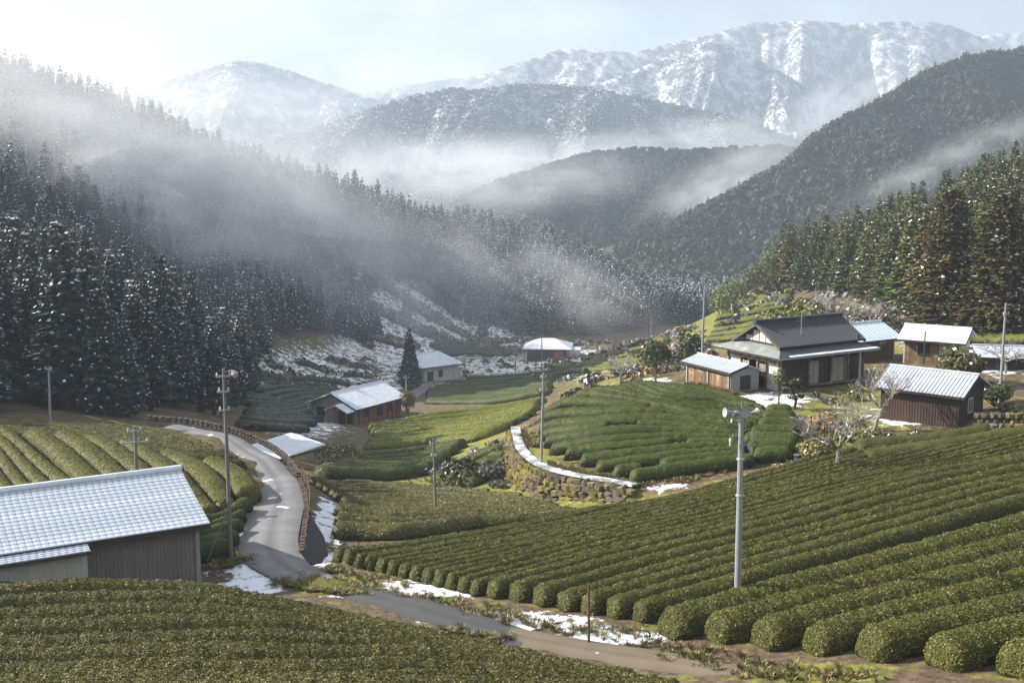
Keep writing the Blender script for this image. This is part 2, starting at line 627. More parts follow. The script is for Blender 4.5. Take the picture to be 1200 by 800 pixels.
def seg_dist(x, y, pl):
    best = np.full(np.shape(x), 1e9)
    for (x0, y0), (x1, y1) in zip(pl[:-1], pl[1:]):
        dx, dy = x1 - x0, y1 - y0
        t = np.clip(((x - x0) * dx + (y - y0) * dy) / (dx * dx + dy * dy + 1e-9), 0, 1)
        best = np.minimum(best, np.hypot(x - x0 - t * dx, y - y0 - t * dy))
    return best


PX, PY = proj(X, Y, Z)
snow = np.full(X.shape, .30)
grass = np.full(X.shape, .50)


def blob(px, py, rx, ry, d_lo=0, d_hi=1e9):
    """soft patch of ground around a place named by its photo pixel"""
    q = np.clip(1.35 - np.sqrt(((PX - px) / rx) ** 2 + ((PY - py) / ry) ** 2), 0, 1)
    return q * ((Y > d_lo) & (Y < d_hi))


for (px, py, rx, ry, s, g, d0, d1) in [
    (290, 672, 55, 18, .42, .0, 48, 66), (255, 665, 25, 12, -.2, -.3, 48, 66), (300, 690, 45, 8, .35, -.2, 46, 66), (272, 653, 18, 6, -.1, .5, 50, 70),
    (287, 615, 8, 34, .4, 0, 55, 80), (384, 615, 22, 38, .42, 0, 55, 110), (372, 660, 25, 10, .25, .1, 50, 75),
    (470, 692, 100, 13, .36, .0, 46, 62), (600, 728, 120, 13, .38, -.2, 44, 60), (720, 748, 90, 10, .40, -.3, 44, 56), (830, 765, 60, 12, -.1, -.3, 38, 60),
    (700, 765, 60, 12, -.2, -.5, 38, 50), (960, 790, 90, 12, .1, .3, 36, 46), (395, 686, 50, 9, -.45, .75, 50, 62),
    (1000, 690, 230, 50, .18, -.2, 45, 65), (940, 545, 40, 20, .25, 0, 65, 90), (780, 570, 40, 6, .3, -.1, 65, 90), (935, 510, 15, 40, .2, -.1, 65, 100),
    (900, 468, 50, 12, .30, -.2, 80, 102), (760, 448, 40, 6, .27, 0, 85, 112), (1060, 490, 40, 14, .24, .1, 70, 95), (1000, 480, 60, 25, .12, .25, 70, 100), (955, 510, 30, 30, .05, .4, 65, 95),
    (470, 365, 80, 60, .38, -.3, 240, 420), (560, 392, 60, 18, .38, -.2, 250, 420), (350, 440, 110, 40, .26, .1, 130, 300), (600, 430, 120, 18, .2, .05, 170, 330),
    (430, 455, 40, 10, .4, -.2, 120, 300), (690, 420, 40, 10, .3, 0, 200, 330), (360, 500, 60, 20, .25, 0, 80, 200), (480, 545, 60, 25, .18, .15, 85, 170),
    (560, 540, 80, 40, -.05, .6, 75, 140), (720, 460, 60, 25, .12, .15, 95, 260), (860, 375, 70, 30, .02, .4, 150, 330), (1100, 400, 120, 14, .06, .4, 100, 180),
    (1040, 375, 80, 30, .26, .1, 120, 240), (1175, 420, 50, 22, .38, .0, 85, 150), (690, 590, 120, 10, .1, .2, 70, 100),
]:
    b = blob(px, py, rx, ry, d0, d1)
    snow = snow + b * s
    grass = grass + b * g
snow = np.minimum(snow + np.clip((Y - 180) / 200, 0, 1) * .1 * (X < 30), np.where(Y < 110, .60, .53))
cov = np.zeros((X.size, 4), np.float32)
cov[:, 0], cov[:, 1], cov[:, 3] = snow.ravel(), np.clip(grass, 0, 1.2).ravel(), 1
nx, ny = len(gx), len(gy)
idx = np.arange(nx * ny).reshape(ny, nx)
quads = np.stack([idx[:-1, :-1], idx[:-1, 1:], idx[1:, 1:], idx[1:, :-1]], -1).reshape(-1, 4)
gm = mesh_np('ground', np.stack([X, Y, Z], -1).reshape(-1, 3), [quads], [ground_mat()], smooth=True)
at = gm.attributes.new('cover', 'FLOAT_COLOR', 'POINT')
at.data.foreach_set('color', cov.ravel())
link('ground', gm, kind='structure')['label'] = 'brown valley ground with dry grass and patches of thin snow'


# ------------------------------------------------------------------ roads
def resample(p, step):
    p = np.asarray(p, float)
    # Catmull-Rom through the points, then even steps
    q = np.vstack([2 * p[0] - p[1], p, 2 * p[-1] - p[-2]])
    out = []
    for i in range(1, len(q) - 2):
        for t in np.linspace(0, 1, 24, endpoint=False):
            a, b, c, d = q[i - 1], q[i], q[i + 1], q[i + 2]
            out.append(.5 * (2 * b + (c - a) * t + (2 * a - 5 * b + 4 * c - d) * t * t + (3 * b - 3 * c + d - a) * t ** 3))
    out.append(p[-1])
    out = np.array(out)
    L = np.concatenate([[0], np.cumsum(np.hypot(*np.diff(out, axis=0).T))])
    n = max(2, int(round(L[-1] / step)) + 1)
    s = np.linspace(0, L[-1], n)
    return np.stack([np.interp(s, L, out[:, 0]), np.interp(s, L, out[:, 1])], -1)


def strip(name, left, right, m, lift, kind='structure', cols=8, label=None, step=.5):
    """a road sheet between two edge lines, laid on the terrain"""
    n = max(len(resample(left, step)), len(resample(right, step)))
    Lf, R = resample(left, step), resample(right, step)
    f = lambda a: np.stack([np.interp(np.linspace(0, 1, n), np.linspace(0, 1, len(a)), a[:, k]) for k in (0, 1)], -1)
    Lf, R = f(Lf), f(R)
    t = np.linspace(0, 1, cols + 1)
    P = Lf[:, None] * (1 - t)[None, :, None] + R[:, None] * t[None, :, None]
    z = H(P[..., 0], P[..., 1])
    z = z[:, 2:cols // 2 + 1].mean(1)
    z = np.convolve(np.pad(z, 4, 'edge'), np.ones(9) / 9, 'valid')[:, None] + lift + .06 * np.sin(t * math.pi)[None]
    V = np.concatenate([P, z[..., None]], -1).reshape(-1, 3)
    i = np.arange(n * (cols + 1)).reshape(n, cols + 1)
    q = np.stack([i[:-1, :-1], i[:-1, 1:], i[1:, 1:], i[1:, :-1]], -1).reshape(-1, 4)
    me = mesh_np(name, V, [q], [m], smooth=True)
    uv = me.attributes.new('across', 'FLOAT', 'POINT')
    uv.data.foreach_set('value', np.tile(t, n).astype(np.float32))
    o = link(name, me, kind=kind)
    if label:
        o['label'] = label
    return o


def road_mat(name, c1, c2, track, snow_amt=.0):
    m = mat(name, c1, .75, .3, noise=[(.8, .7, c2), (9, .35, tuple(x * .7 for x in c1))], bump=(14, .25, .02))
    n, l = m.node_tree.nodes, m.node_tree.links
    p = n['Principled BSDF']
    src = p.inputs['Base Color'].links[0].from_socket
    a = n.new('ShaderNodeAttribute')
    a.attribute_name = 'across'
    r = n.new('ShaderNodeValToRGB')
    e = r.color_ramp.elements
    for k in range(4):
        e.new(.5)
    for k, (pos, v) in enumerate([(0.0, .1), (.22, .75), (.36, .9), (.5, .15), (.68, .9), (1, .1)]):
        e[k].position, e[k].color = pos, (v, v, v, 1)
    l.new(a.outputs['Fac'], r.inputs[0])
    z = n.new('ShaderNodeTexNoise')
    z.inputs['Scale'].default_value = .9
    z.inputs['Detail'].default_value = 6
    t = n.new('ShaderNodeTexCoord')
    l.new(t.outputs['Object'], z.inputs['Vector'])
    k = n.new('ShaderNodeMath')
    k.operation = 'MULTIPLY'
    l.new(r.outputs[0], k.inputs[0])
    l.new(z.outputs['Fac'], k.inputs[1])
    x = n.new('ShaderNodeMix')
    x.data_type = 'RGBA'
    x.inputs[7].default_value = (*track, 1)
    l.new(k.outputs[0], x.inputs[0])
    l.new(src, x.inputs[6])
    col = x.outputs[2]
    z2 = n.new('ShaderNodeTexNoise')
    z2.inputs['Scale'].default_value = .55
    z2.inputs['Detail'].default_value = 7
    l.new(t.outputs['Object'], z2.inputs['Vector'])
    r2 = n.new('ShaderNodeMapRange')
    r2.inputs[1].default_value, r2.inputs[2].default_value = .70 - snow_amt, .72 - snow_amt
    l.new(z2.outputs['Fac'], r2.inputs[0])
    y = n.new('ShaderNodeMix')
    y.data_type = 'RGBA'
    y.inputs[7].default_value = (.62, .60, .58, 1)
    l.new(r2.outputs[0], y.inputs[0])
    l.new(col, y.inputs[6])
    l.new(y.outputs[2], p.inputs['Base Color'])
    return m


M['road'] = road_mat('worn_asphalt', (.105, .102, .105), (.07, .068, .072), (.25, .245, .24), .03)
M['lane'] = road_mat('dark_asphalt', (.05, .048, .048), (.035, .034, .034), (.075, .072, .07), -.05)
M['track'] = road_mat('snowy_track', (.125, .092, .064), (.085, .07, .038), (.16, .13, .10), .02)
RL = [gxy(*q) for q in [(350, 692, .42), (308, 674, .3), (281, 648, .25), (284, 622, .1), (298, 590, 0), (300, 568, -.1), (290, 545, -.3), (268, 528, -.4), (240, 512, -.4), (190, 501.5, -.5)]]
RR = [gxy(*q) for q in [(396, 679, .5), (366, 664, .4), (350, 640, .2), (353, 612, .05), (356, 592, 0), (350, 568, -.2), (335, 545, -.35), (310, 528, -.45), (275, 512, -.5), (210, 498.5, -.6)]]
strip('road', RL, RR, M['road'], .12, label='grey worn village road curving up to the left')
LL = [gxy(*q) for q in [(322, 676, .3), (366, 697, .45), (400, 707, .55), (430, 716, .6), (520, 742, .8), (606, 762, 1.0)]]
LR = [gxy(*q) for q in [(366, 667, .35), (420, 685, .55), (470, 698, .7), (500, 704, .8), (560, 722, .9), (632, 744, 1.05)]]
strip('dirt_track', [gxy(*q) for q in [(590, 755, 1.0), (680, 774, 1.2), (780, 790, 1.45), (860, 800, 1.7)]], [gxy(*q) for q in [(600, 737, 1.0), (690, 752, 1.15), (775, 765, 1.35), (880, 781, 1.8)]], M['track'], .035, label='brown dirt track continuing from the lane')
strip('lane', LL, LR, M['lane'], .05, label='dark asphalt lane below the central tea field')
mo = np.array([gxy(*q) for q in [(333, 678, .35), (352, 676, .38), (378, 680, .43), (405, 684, .5), (432, 693, .6), (438, 697, .62), (415, 700, .6), (385, 698, .52), (360, 695, .45), (345, 688, .4), (333, 678, .35)]])
mo = resample(mo, .22)[:-1]
mo = mo + (fbm(mo * 1.3, mo[:, ::-1] * 1.3, 77, 4) - .5) * 1.5
mc = mo.mean(0)
ring = [np.array([*(mc + (q - mc) * f), h1(*(mc + (q - mc) * f)) + .07 + .07 * (1 - f ** 3) + .06]) for f in (1, .66, .33) for q in mo]
nm_ = len(mo)
ff = [(a * nm_ + k, a * nm_ + (k + 1) % nm_, (a + 1) * nm_ + (k + 1) % nm_, (a + 1) * nm_ + k) for a in (0, 1) for k in range(nm_)]
mm_ = MB().add(ring + [np.array([*mc, h1(*mc) + .2])], ff + [(2 * nm_ + k, 2 * nm_ + (k + 1) % nm_, 3 * nm_) for k in range(nm_)])
mm_.build('moss_patch', mat('yellow_green_moss', (.115, .115, .026), .95, .05, noise=[(5, .9, (.055, .06, .014)), (1.3, .8, (.16, .125, .05)), (12, .5, (.17, .16, .05))], bump=(14, 1.0, .15)), kind='structure')['label'] = 'yellow-green mossy patch where the road meets the lane'
# path on the bank left of the house field, and the valley lane by the white house
pc = resample([gxy(*q) for q in [(514, 563), (553, 536), (602, 509), (634, 492.5)]], .8)
pt = np.gradient(pc, axis=0)
pt /= np.linalg.norm(pt, axis=1, keepdims=True)
pn = np.stack([-pt[:, 1], pt[:, 0]], -1) * .55
strip('path', pc + pn, pc - pn, M['track'], .06, cols=4, label='brown dirt path climbing the bank beside the round field')
strip('valley_road', [gxy(*q) for q in [(440, 462, -18), (465, 456, -19), (490, 447, -22.5), (520, 440, -25.5)]],
      [gxy(*q) for q in [(440, 468, -17.5), (470, 461, -18.6), (500, 452, -22), (545, 443, -24.5)]], M['road'], .12, cols=4, label='narrow grey lane below the white farmhouse')

# ------------------------------------------------------------------ tea hedges
def rot_rand(n, nrm, spread):
    r = nrm + rng.normal(0, spread, (n, 3))
    r /= np.linalg.norm(r, axis=1, keepdims=True) + 1e-9
    a = np.cross(r, rng.normal(0, 1, (n, 3)))
    a /= np.linalg.norm(a, axis=1, keepdims=True) + 1e-9
    return a, np.cross(r, a)


def hedge_mesh(path, w, h, dens, size, cols, step, seed, pf=None):
    p = resample(path, step)
    n = len(p)
    t = np.gradient(p, axis=0)
    t /= np.linalg.norm(t, axis=1, keepdims=True)
    nr = np.stack([-t[:, 1], t[:, 0]], -1)
    s = np.arange(n) * step
    L = s[-1]
    e = np.minimum(s, L - s)
    e = np.sqrt(np.clip(1 - (1 - np.clip((e + .003) / (.4 * w), 0, 1)) ** 2.4, 0, 1))
    m = 11
    a = np.linspace(math.pi, 0, m)
    ca, sa = np.cos(a), np.sin(a)
    lat = np.sign(ca) * np.abs(ca) ** .62
    up = np.abs(sa) ** .52
    lat = np.array([-.7, -.98, -1, -.83, -.46, 0, .46, .83, 1, .98, .7])      # a low dome overhanging its stems
    up = np.array([-.3, .16, .40, .74, .945, 1, .945, .74, .40, .16, -.3])
    wv = w * .5 * (1 + .14 * (fbm(s / 1.6, s * 0 + seed, 5) - .5)) * (.5 + .5 * e)
    hv = h * (1 + .18 * (fbm(s / 2.2, s * 0 + seed + 40, 6) - .5)) * e
    if pf is not None:
        pr = np.interp(np.linspace(0, 1, n), np.linspace(0, 1, len(pf)), pf)
        wv, hv = wv * pr, hv * (.55 + .45 * pr)
    z0 = H(p[:, 0], p[:, 1])
    V = np.empty((n, m, 3))
    V[..., 0] = p[:, 0:1] + nr[:, 0:1] * lat * wv[:, None]
    V[..., 1] = p[:, 1:2] + nr[:, 1:2] * lat * wv[:, None]
    V[..., 2] = z0[:, None] + up * hv[:, None]
    j = rng.normal(0, 1, (n, m, 3)) * np.array([.021, .021, .026]) * (1.15 if step < .2 else .95 if step < .25 else 1.0) * (1 if size < .2 else 1.6)
    V += j
    i = np.arange(n * m).reshape(n, m)
    q = np.stack([i[:-1, :-1], i[1:, :-1], i[1:, 1:], i[:-1, 1:]], -1).reshape(-1, 4)
    caps = [i[0], i[-1][::-1]]
    tri = []
    for c in caps:
        for k in range(1, m - 1):
            tri.append((c[0], c[k], c[k + 1]))
    c0, c1, c2 = (np.array(x) for x in cols)
    f = fbm(V[..., 0] / .5, V[..., 1] / .5, 21, 3)[..., None]
    tone = .86 + .28 * fbm(V[..., 0] / 3.0, V[..., 1] / 3.0, 33, 3)[..., None]
    base = (c0 * .62 * (1 - f) + (c0 * .35 + c1 * .55) * f) * tone
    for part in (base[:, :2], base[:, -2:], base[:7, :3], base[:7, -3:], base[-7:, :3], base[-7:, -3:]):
        part[...] = (.017, .016, .008)      # bare stems, blackened so the shade between rows is painted in
    base = base.reshape(-1, 3)
    Vf = V.reshape(-1, 3)
    faces, mi = [q, np.array(tri)], None
    # leaves
    A, B, Cc, D = (Vf[q[:, k]] for k in range(4))
    nrm = np.cross(Cc - A, D - B)
    ar = np.linalg.norm(nrm, axis=1) * .5 + 1e-9
    nrm /= (ar * 2)[:, None]
    # leaves thin out on the lower flanks
    nl = int(ar.sum() * dens)
    if nl > 0:
        side = np.tile(np.array([.02, .4, 1, 1, 1, 1, 1, 1, .4, .02]), (n - 1, 1))
        side[:7] = side[-7:] = np.array([1.6, 1.4, 1, 1, 1, 1, 1, 1, 1.4, 1.6])
        side = side.ravel()
        pick = rng.choice(len(q), nl, p=ar * side / (ar * side).sum())
        u, v = rng.random((nl, 1)), rng.random((nl, 1))
        pos = (A[pick] * (1 - u) + B[pick] * u) * (1 - v) + (D[pick] * (1 - u) + Cc[pick] * u) * v
        pos = pos + nrm[pick] * rng.random((nl, 1)) * size * .5
        ax, bx = rot_rand(nl, nrm[pick], .34)
        sz = size * rng.uniform(.6, 1.25, (nl, 1))
        ax, bx = ax * sz, bx * sz * .5
        LV = np.stack([pos - ax * .5, pos + bx * .5, pos + ax * .5, pos - bx * .5], 1).reshape(-1, 3)
        g = rng.random((nl, 1))
        lt = c0 * (1 - g) + c1 * g
        pal = rng.random((nl, 1)) < .10
        lt = np.where(pal, c2, lt) * rng.uniform(.82, 1.2, (nl, 1)) * (.86 + .28 * fbm(pos[:, 0] / 3.0, pos[:, 1] / 3.0, 33, 3)[:, None])
        lq = np.arange(nl * 4).reshape(-1, 4) + len(Vf)
        Vf = np.concatenate([Vf, LV])
        base = np.concatenate([base, np.repeat(lt, 4, axis=0)])
        faces.append(lq)
    org = np.array([p[0, 0], p[0, 1], z0[0]])
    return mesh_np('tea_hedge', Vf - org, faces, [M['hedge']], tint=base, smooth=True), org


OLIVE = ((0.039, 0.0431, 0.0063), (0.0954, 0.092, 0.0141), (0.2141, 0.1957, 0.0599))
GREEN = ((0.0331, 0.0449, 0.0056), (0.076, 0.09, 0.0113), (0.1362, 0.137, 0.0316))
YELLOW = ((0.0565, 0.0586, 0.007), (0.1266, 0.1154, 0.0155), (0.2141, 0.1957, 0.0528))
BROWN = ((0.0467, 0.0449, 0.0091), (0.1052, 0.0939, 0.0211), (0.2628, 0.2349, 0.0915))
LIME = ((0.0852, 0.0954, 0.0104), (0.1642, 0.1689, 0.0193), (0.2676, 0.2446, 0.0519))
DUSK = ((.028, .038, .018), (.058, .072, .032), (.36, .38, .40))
ORD = ['first', 'second', 'third', 'fourth', 'fifth', 'sixth', 'seventh', 'eighth', 'ninth', 'tenth', 'eleventh', 'twelfth', 'thirteenth', 'fourteenth', 'fifteenth',
       'sixteenth', 'seventeenth', 'eighteenth', 'nineteenth', 'twentieth'] + ['%dth' % k if k % 10 not in (1, 2, 3) else {1: '%dst', 2: '%dnd', 3: '%drd'}[k % 10] % k for k in range(21, 60)]
n_hedge = 0


def field(guides, n, w, h, dens, size, cols, step, label, group, d0=25.0, gap=None, jit=.0, trim=.0, z=None):
    """rows between guide lines (each a list of photo pixels on the ground)"""
    global n_hedge
    gs = []
    for g in guides:
        pts = [gxy(q[0], q[1], q[2] if len(q) > 2 else z, d0) for q in g]
        r = resample(pts, .5)
        gs.append(np.stack([np.interp(np.linspace(0, 1, 40), np.linspace(0, 1, len(r)), r[:, k]) for k in (0, 1)], -1))
    rows = []
    # even spacing across the field: rows are placed by the mean distance between guides
    dg = [np.hypot(*(b - a).T).mean() for a, b in zip(gs[:-1], gs[1:])]
    cum = np.concatenate([[0], np.cumsum(dg)])
    n = n or int(round(cum[-1] / w)) + 1
    for k in range(n):
        f = np.interp(k / max(1, n - 1) * cum[-1], cum, np.arange(len(gs)))
        i = min(int(f), len(gs) - 2)
        rows.append(gs[i] * (1 - (f - i)) + gs[i + 1] * (f - i))
    for k in range(n):
        path = rows[k]
        nb = [rows[q] for q in (k - 1, k + 1) if 0 <= q < n]
        gapw = np.min([np.hypot(path[:, None, 0] - b[None, :, 0], path[:, None, 1] - b[None, :, 1]).min(1) for b in nb], axis=0)
        w_k = float(np.clip(np.percentile(gapw, 60) * .86, .45 * w, 1.15 * w))
        prof = np.clip(gapw * .97 / w_k, .5, 1.1)
        prof = np.convolve(np.pad(prof, 2, 'edge'), np.ones(5) / 5, 'valid')
        a = int(rng.integers(0, 1 + int(trim * 40)))
        b = 40 - int(rng.integers(0, 1 + int(trim * 40)))
        path, prof = path[a:b], prof[a:b]
        if jit:
            path = path + (fbm(path / 4.0, path[:, ::-1] / 4.0 + k, k, 2) - .5) * jit
        parts = [(path, prof)]
        if gap and k % gap[0] == gap[1] % gap[0]:
            c = int(rng.integers(12, 28))
            parts = [(path[:c], prof[:c]), (path[c + 1:], prof[c + 1:])]
        for s, (pp, pf) in enumerate(parts):
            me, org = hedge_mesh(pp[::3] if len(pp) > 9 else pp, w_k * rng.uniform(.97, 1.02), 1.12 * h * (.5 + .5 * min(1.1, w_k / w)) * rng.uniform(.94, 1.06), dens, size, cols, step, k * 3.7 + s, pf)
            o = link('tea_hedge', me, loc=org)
            lab = label % ORD[k]
            if len(parts) > 1:
                lab += ', its left piece' if s == 0 else ', its right piece'
            tag(o, lab, 'tea hedge', group)
            n_hedge += 1


# foreground bank
field([[(-60, 838), (150, 842), (400, 842), (640, 838), (880, 838)],
       [(-60, 772), (150, 764), (350, 762), (560, 782), (780, 812)],
       [(-60, 717), (100, 706), (230, 710), (400, 737), (590, 772)]], 10, 1.3, .74, 480, .085, BROWN, .16,
      'long tea hedge on the near bank before the barn, %s row from the bottom edge', 'tea hedges in front of the barn', d0=24, jit=.3)
# lower right field, beyond the dark gap
field([[(1190, 795), (1230, 780), (1400, 728)],
       [(1000, 770), (1100, 745), (1230, 715), (1420, 664)],
       [(780, 746), (900, 712), (1050, 672), (1230, 622), (1420, 572, 3.2)]], 7, 1.45, .86, 560, .09, OLIVE, .16,
      'tea hedge in the lower right corner, %s row counting up', 'tea hedges in the lower right field', d0=24)
# central field
field([[(745, 728, 1.2), (870, 692, 1.5), (1000, 655, 1.9), (1230, 592, 2.6), (1420, 543, 3.2)],
       [(560, 698), (720, 655), (900, 612), (1080, 565), (1230, 535), (1400, 503, 3.2)],
       [(392, 660, .2), (520, 642), (690, 608), (800, 588), (900, 563), (970, 542)]], 20, 1.35, .80, 300, .088, OLIVE, .22,
      'tea hedge in the central field, %s row up from the dark gap', 'tea hedges in the central field', d0=30)
field([[(1010, 545), (1080, 535), (1230, 512)], [(1000, 532), (1100, 522), (1160, 512)]], 2, 1.4, .7, 80, .09, OLIVE, .25,
      'short tea hedge just below the brown shed, %s row counting up', 'tea hedges below the brown shed', d0=50)
# left field: diagonal rows, then rows by the road
field([[(-30, 560), (20, 620)], [(5, 512), (40, 545), (110, 600)], [(110, 520), (180, 570), (230, 610)], [(185, 535), (230, 560), (262, 605)], [(245, 548), (275, 565), (292, 590)]], 11, 1.5, .75, 190, .095, YELLOW, .22,
      'diagonal tea hedge behind the barn roof, %s row from the left', 'diagonal tea hedges behind the barn', d0=50)
field([[(215, 655, .3), (240, 654, .3), (272, 648, .25)], [(215, 622), (255, 615), (290, 596)]], 5, 1.5, .8, 200, .09, GREEN, .2,
      'short tea hedge between barn and road, %s row counting up', 'short tea hedges between the barn and the road', d0=50)
field([[(90, 521), (170, 532), (255, 545), (288, 548)], [(-20, 512), (100, 513), (200, 519), (262, 534)], [(-20, 506), (80, 506), (170, 509), (225, 519)]], 9, 1.35, .65, 120, .11, BROWN, .3,
      'level tea hedge at the back of the left field, %s row counting up', 'level tea hedges at the back of the left field', d0=55)
# round field below the house
field([[(738, 563, .05), (790, 556, .3), (840, 550, .6), (885, 544, .9)], [(692, 553), (750, 545), (820, 537), (875, 531)], [(645, 531), (712, 523), (790, 519), (874, 519)],
       [(633, 512), (700, 504), (790, 503), (880, 509)], [(638, 494), (710, 486), (800, 489), (896, 499)], [(664, 474), (740, 467), (820, 474), (903, 489)],
       [(704, 459), (760, 454), (830, 463), (886, 478)]], None, 1.42, .78, 130, .1, GREEN, .25,
      'tea hedge on the round mound, %s row up from the wall', 'tea hedges on the round mound', d0=60, gap=(3, 1))
field([[(880, 540), (930, 537)], [(868, 522), (938, 522)], [(885, 505), (940, 505)], [(895, 488), (930, 489)]], 7, 1.35, .75, 130, .1, GREEN, .25,
      'short tea hedge at the right end of the mound, %s row counting up', 'short tea hedges at the right end of the mound', d0=60)
# terrace between road and round mound
field([[(388, 638), (430, 634), (470, 630), (560, 618), (680, 606)], [(400, 590), (460, 594), (560, 594), (640, 596)], [(365, 568), (420, 572), (500, 578), (575, 582)]], 12, 1.3, .7, 90, .12, BROWN, .3,
      'tea hedge on the terrace beyond the central field, %s row counting up', 'tea hedges on the terrace below the stone wall', d0=66, jit=.6)
# terraces round the brown house
field([[(375, 560), (420, 562), (480, 560), (500, 552)], [(400, 545), (440, 540), (490, 535), (545, 525)]], 6, 1.5, .85, 45, .16, GREEN, .4,
      'dark tea hedge on the terrace below the brown house, %s row counting up', 'tea hedges below the brown house', d0=88)
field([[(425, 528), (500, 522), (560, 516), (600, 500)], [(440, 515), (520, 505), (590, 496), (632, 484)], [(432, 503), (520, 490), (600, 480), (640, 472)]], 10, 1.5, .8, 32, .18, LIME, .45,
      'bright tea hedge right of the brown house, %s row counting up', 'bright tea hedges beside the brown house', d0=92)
field([[(512, 567), (556, 542), (600, 516)], [(545, 573), (580, 556), (600, 540)]], 4, 1.3, .7, 60, .14, GREEN, .35,
      'tea hedge on the bank under the dirt path, %s row counting down', 'tea hedges under the dirt path', d0=78)
field([[(500, 474), (560, 474), (640, 464)], [(500, 458), (570, 455), (650, 446)], [(548, 446), (620, 442), (690, 432)]], 10, 1.6, .8, 5, .24, GREEN, .7,
      'dark tea hedge on the field before the far houses, %s row counting up', 'tea hedges before the far houses', d0=140)
field([[(665, 438), (720, 434), (765, 430)], [(640, 430), (690, 427), (740, 418)], [(740, 408), (780, 402)]], 7, 1.6, .8, 5, .24, LIME, .7,
      'bright tea hedge on the saddle by the round pine, %s row up', 'tea hedges on the saddle by the round pine', d0=118)
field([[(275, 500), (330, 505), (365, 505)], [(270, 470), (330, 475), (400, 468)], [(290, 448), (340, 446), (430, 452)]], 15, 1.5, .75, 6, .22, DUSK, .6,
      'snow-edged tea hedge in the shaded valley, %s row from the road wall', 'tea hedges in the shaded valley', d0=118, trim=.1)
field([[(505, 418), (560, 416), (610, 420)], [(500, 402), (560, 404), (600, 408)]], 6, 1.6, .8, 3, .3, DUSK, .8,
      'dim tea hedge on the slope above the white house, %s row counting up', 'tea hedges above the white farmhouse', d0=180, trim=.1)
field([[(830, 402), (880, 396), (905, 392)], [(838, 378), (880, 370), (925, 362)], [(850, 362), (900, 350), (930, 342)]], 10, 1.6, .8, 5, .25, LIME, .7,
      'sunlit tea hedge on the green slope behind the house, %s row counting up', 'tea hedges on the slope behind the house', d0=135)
field([[(1095, 404), (1140, 402), (1215, 404)], [(1080, 396), (1140, 393), (1210, 394)]], 3, 1.5, .8, 10, .18, LIME, .5,
      'tea hedge under the big brown cedars, %s row counting up', 'tea hedges under the big cedars', d0=100)


# ------------------------------------------------------------------ mountains
def mountain_mat(name, c1, c2, snow, lo, hi, sc):
    m = mat(name, c1, .95, .05, noise=(sc, .8, c2), wear=(snow, sc * 2.2, lo, hi), bump=(sc * 3, .8, 3.0))
    return m


M['snowmount'] = mountain_mat('snowy_forest_floor', (.11, .115, .12), (.18, .18, .18), (.55, .57, .60), .44, .62, .02)
M['frostmount'] = mountain_mat('frosted_forest_floor', (.055, .06, .058), (.085, .088, .085), (.42, .44, .46), .52, .70, .025)
M['darkmount'] = mountain_mat('evergreen_forest_floor', (.030, .040, .022), (.055, .055, .035), (.5, .52, .55), .72, .8, .03)


def ridge_mountain(name, label, ridge, d0, d1, base, front, back, spur, seed, m, nu=260, nv=100, rough=1.0, p=.85):
    """ridge: photo pixels of the skyline; the near slope falls towards the valley with spurs and gullies"""
    r = np.array(ridge, float)
    L = np.concatenate([[0], np.cumsum(np.hypot(*np.diff(r, axis=0).T))])
    s = np.linspace(0, L[-1], nu)
    px, py = np.interp(s, L, r[:, 0]), np.interp(s, L, r[:, 1])
    k = np.ones(9) / 9
    py = np.convolve(np.pad(py, 4, 'edge'), k, 'valid')
    d = np.interp(px, [r[0, 0], r[-1, 0]], [d0, d1]) if r[0, 0] < r[-1, 0] else np.linspace(d0, d1, nu)
    R = np.array([W(a, b, c) for a, b, c in zip(px, py, d)])
    v = np.concatenate([-np.linspace(.5, .02, 12), np.linspace(0, 1, nv)])
    U, V = np.meshgrid(np.arange(nu), v, indexing='ij')
    f = np.clip(V, 0, 1)
    b = np.clip(-V, 0, 1)
    rx, ry, rz = (R[:, q][:, None] for q in range(3))
    x = rx + 0 * V
    y = ry - f * front + b * back
    hgt = rz - base
    z = rz - hgt * f ** p - b * hgt * .8
    freq, amp, skew = spur
    q = (x - R[0, 0]) / (R[-1, 0] - R[0, 0]) * freq + skew * f + .5 * fbm(x / 300, y / 300, seed, 3)
    tri = 1 - np.abs(2 * (q - np.floor(q)) - 1)
    q2 = q * 2.7 + .6 * fbm(x / 160, y / 160, seed + 5, 3)
    tri2 = 1 - np.abs(2 * (q2 - np.floor(q2)) - 1)
    wgt = np.clip(f / .30, 0, 1) ** .8 * (1 - f ** 3)
    q3 = q * 6.3 + 1.2 * f + .9 * fbm(x / 90, y / 90, seed + 7, 3)
    tri3 = 1 - np.abs(2 * (q3 - np.floor(q3)) - 1)
    z = z - amp * (1 - tri) * wgt - amp * .42 * (1 - tri2) * wgt - amp * .16 * (1 - tri3) * wgt
    n1 = fbm(x / 60, y / 60, seed + 9, 5) - .5
    z = z + n1 * amp * .30 * rough * (.08 + .92 * wgt)
    y = y - tri * amp * .5 * wgt
    pts = np.stack([x, y, z], -1)
    i = np.arange(nu * len(v)).reshape(nu, len(v))
    qd = np.stack([i[:-1, :-1], i[:-1, 1:], i[1:, 1:], i[1:, :-1]], -1).reshape(-1, 4)
    if R[0, 0] > R[-1, 0]:
        qd = qd[:, ::-1]
    o = link(name, mesh_np(name, pts.reshape(-1, 3), [qd[:, ::-1]], [m], smooth=True), kind='structure')
    o['label'] = label
    return pts


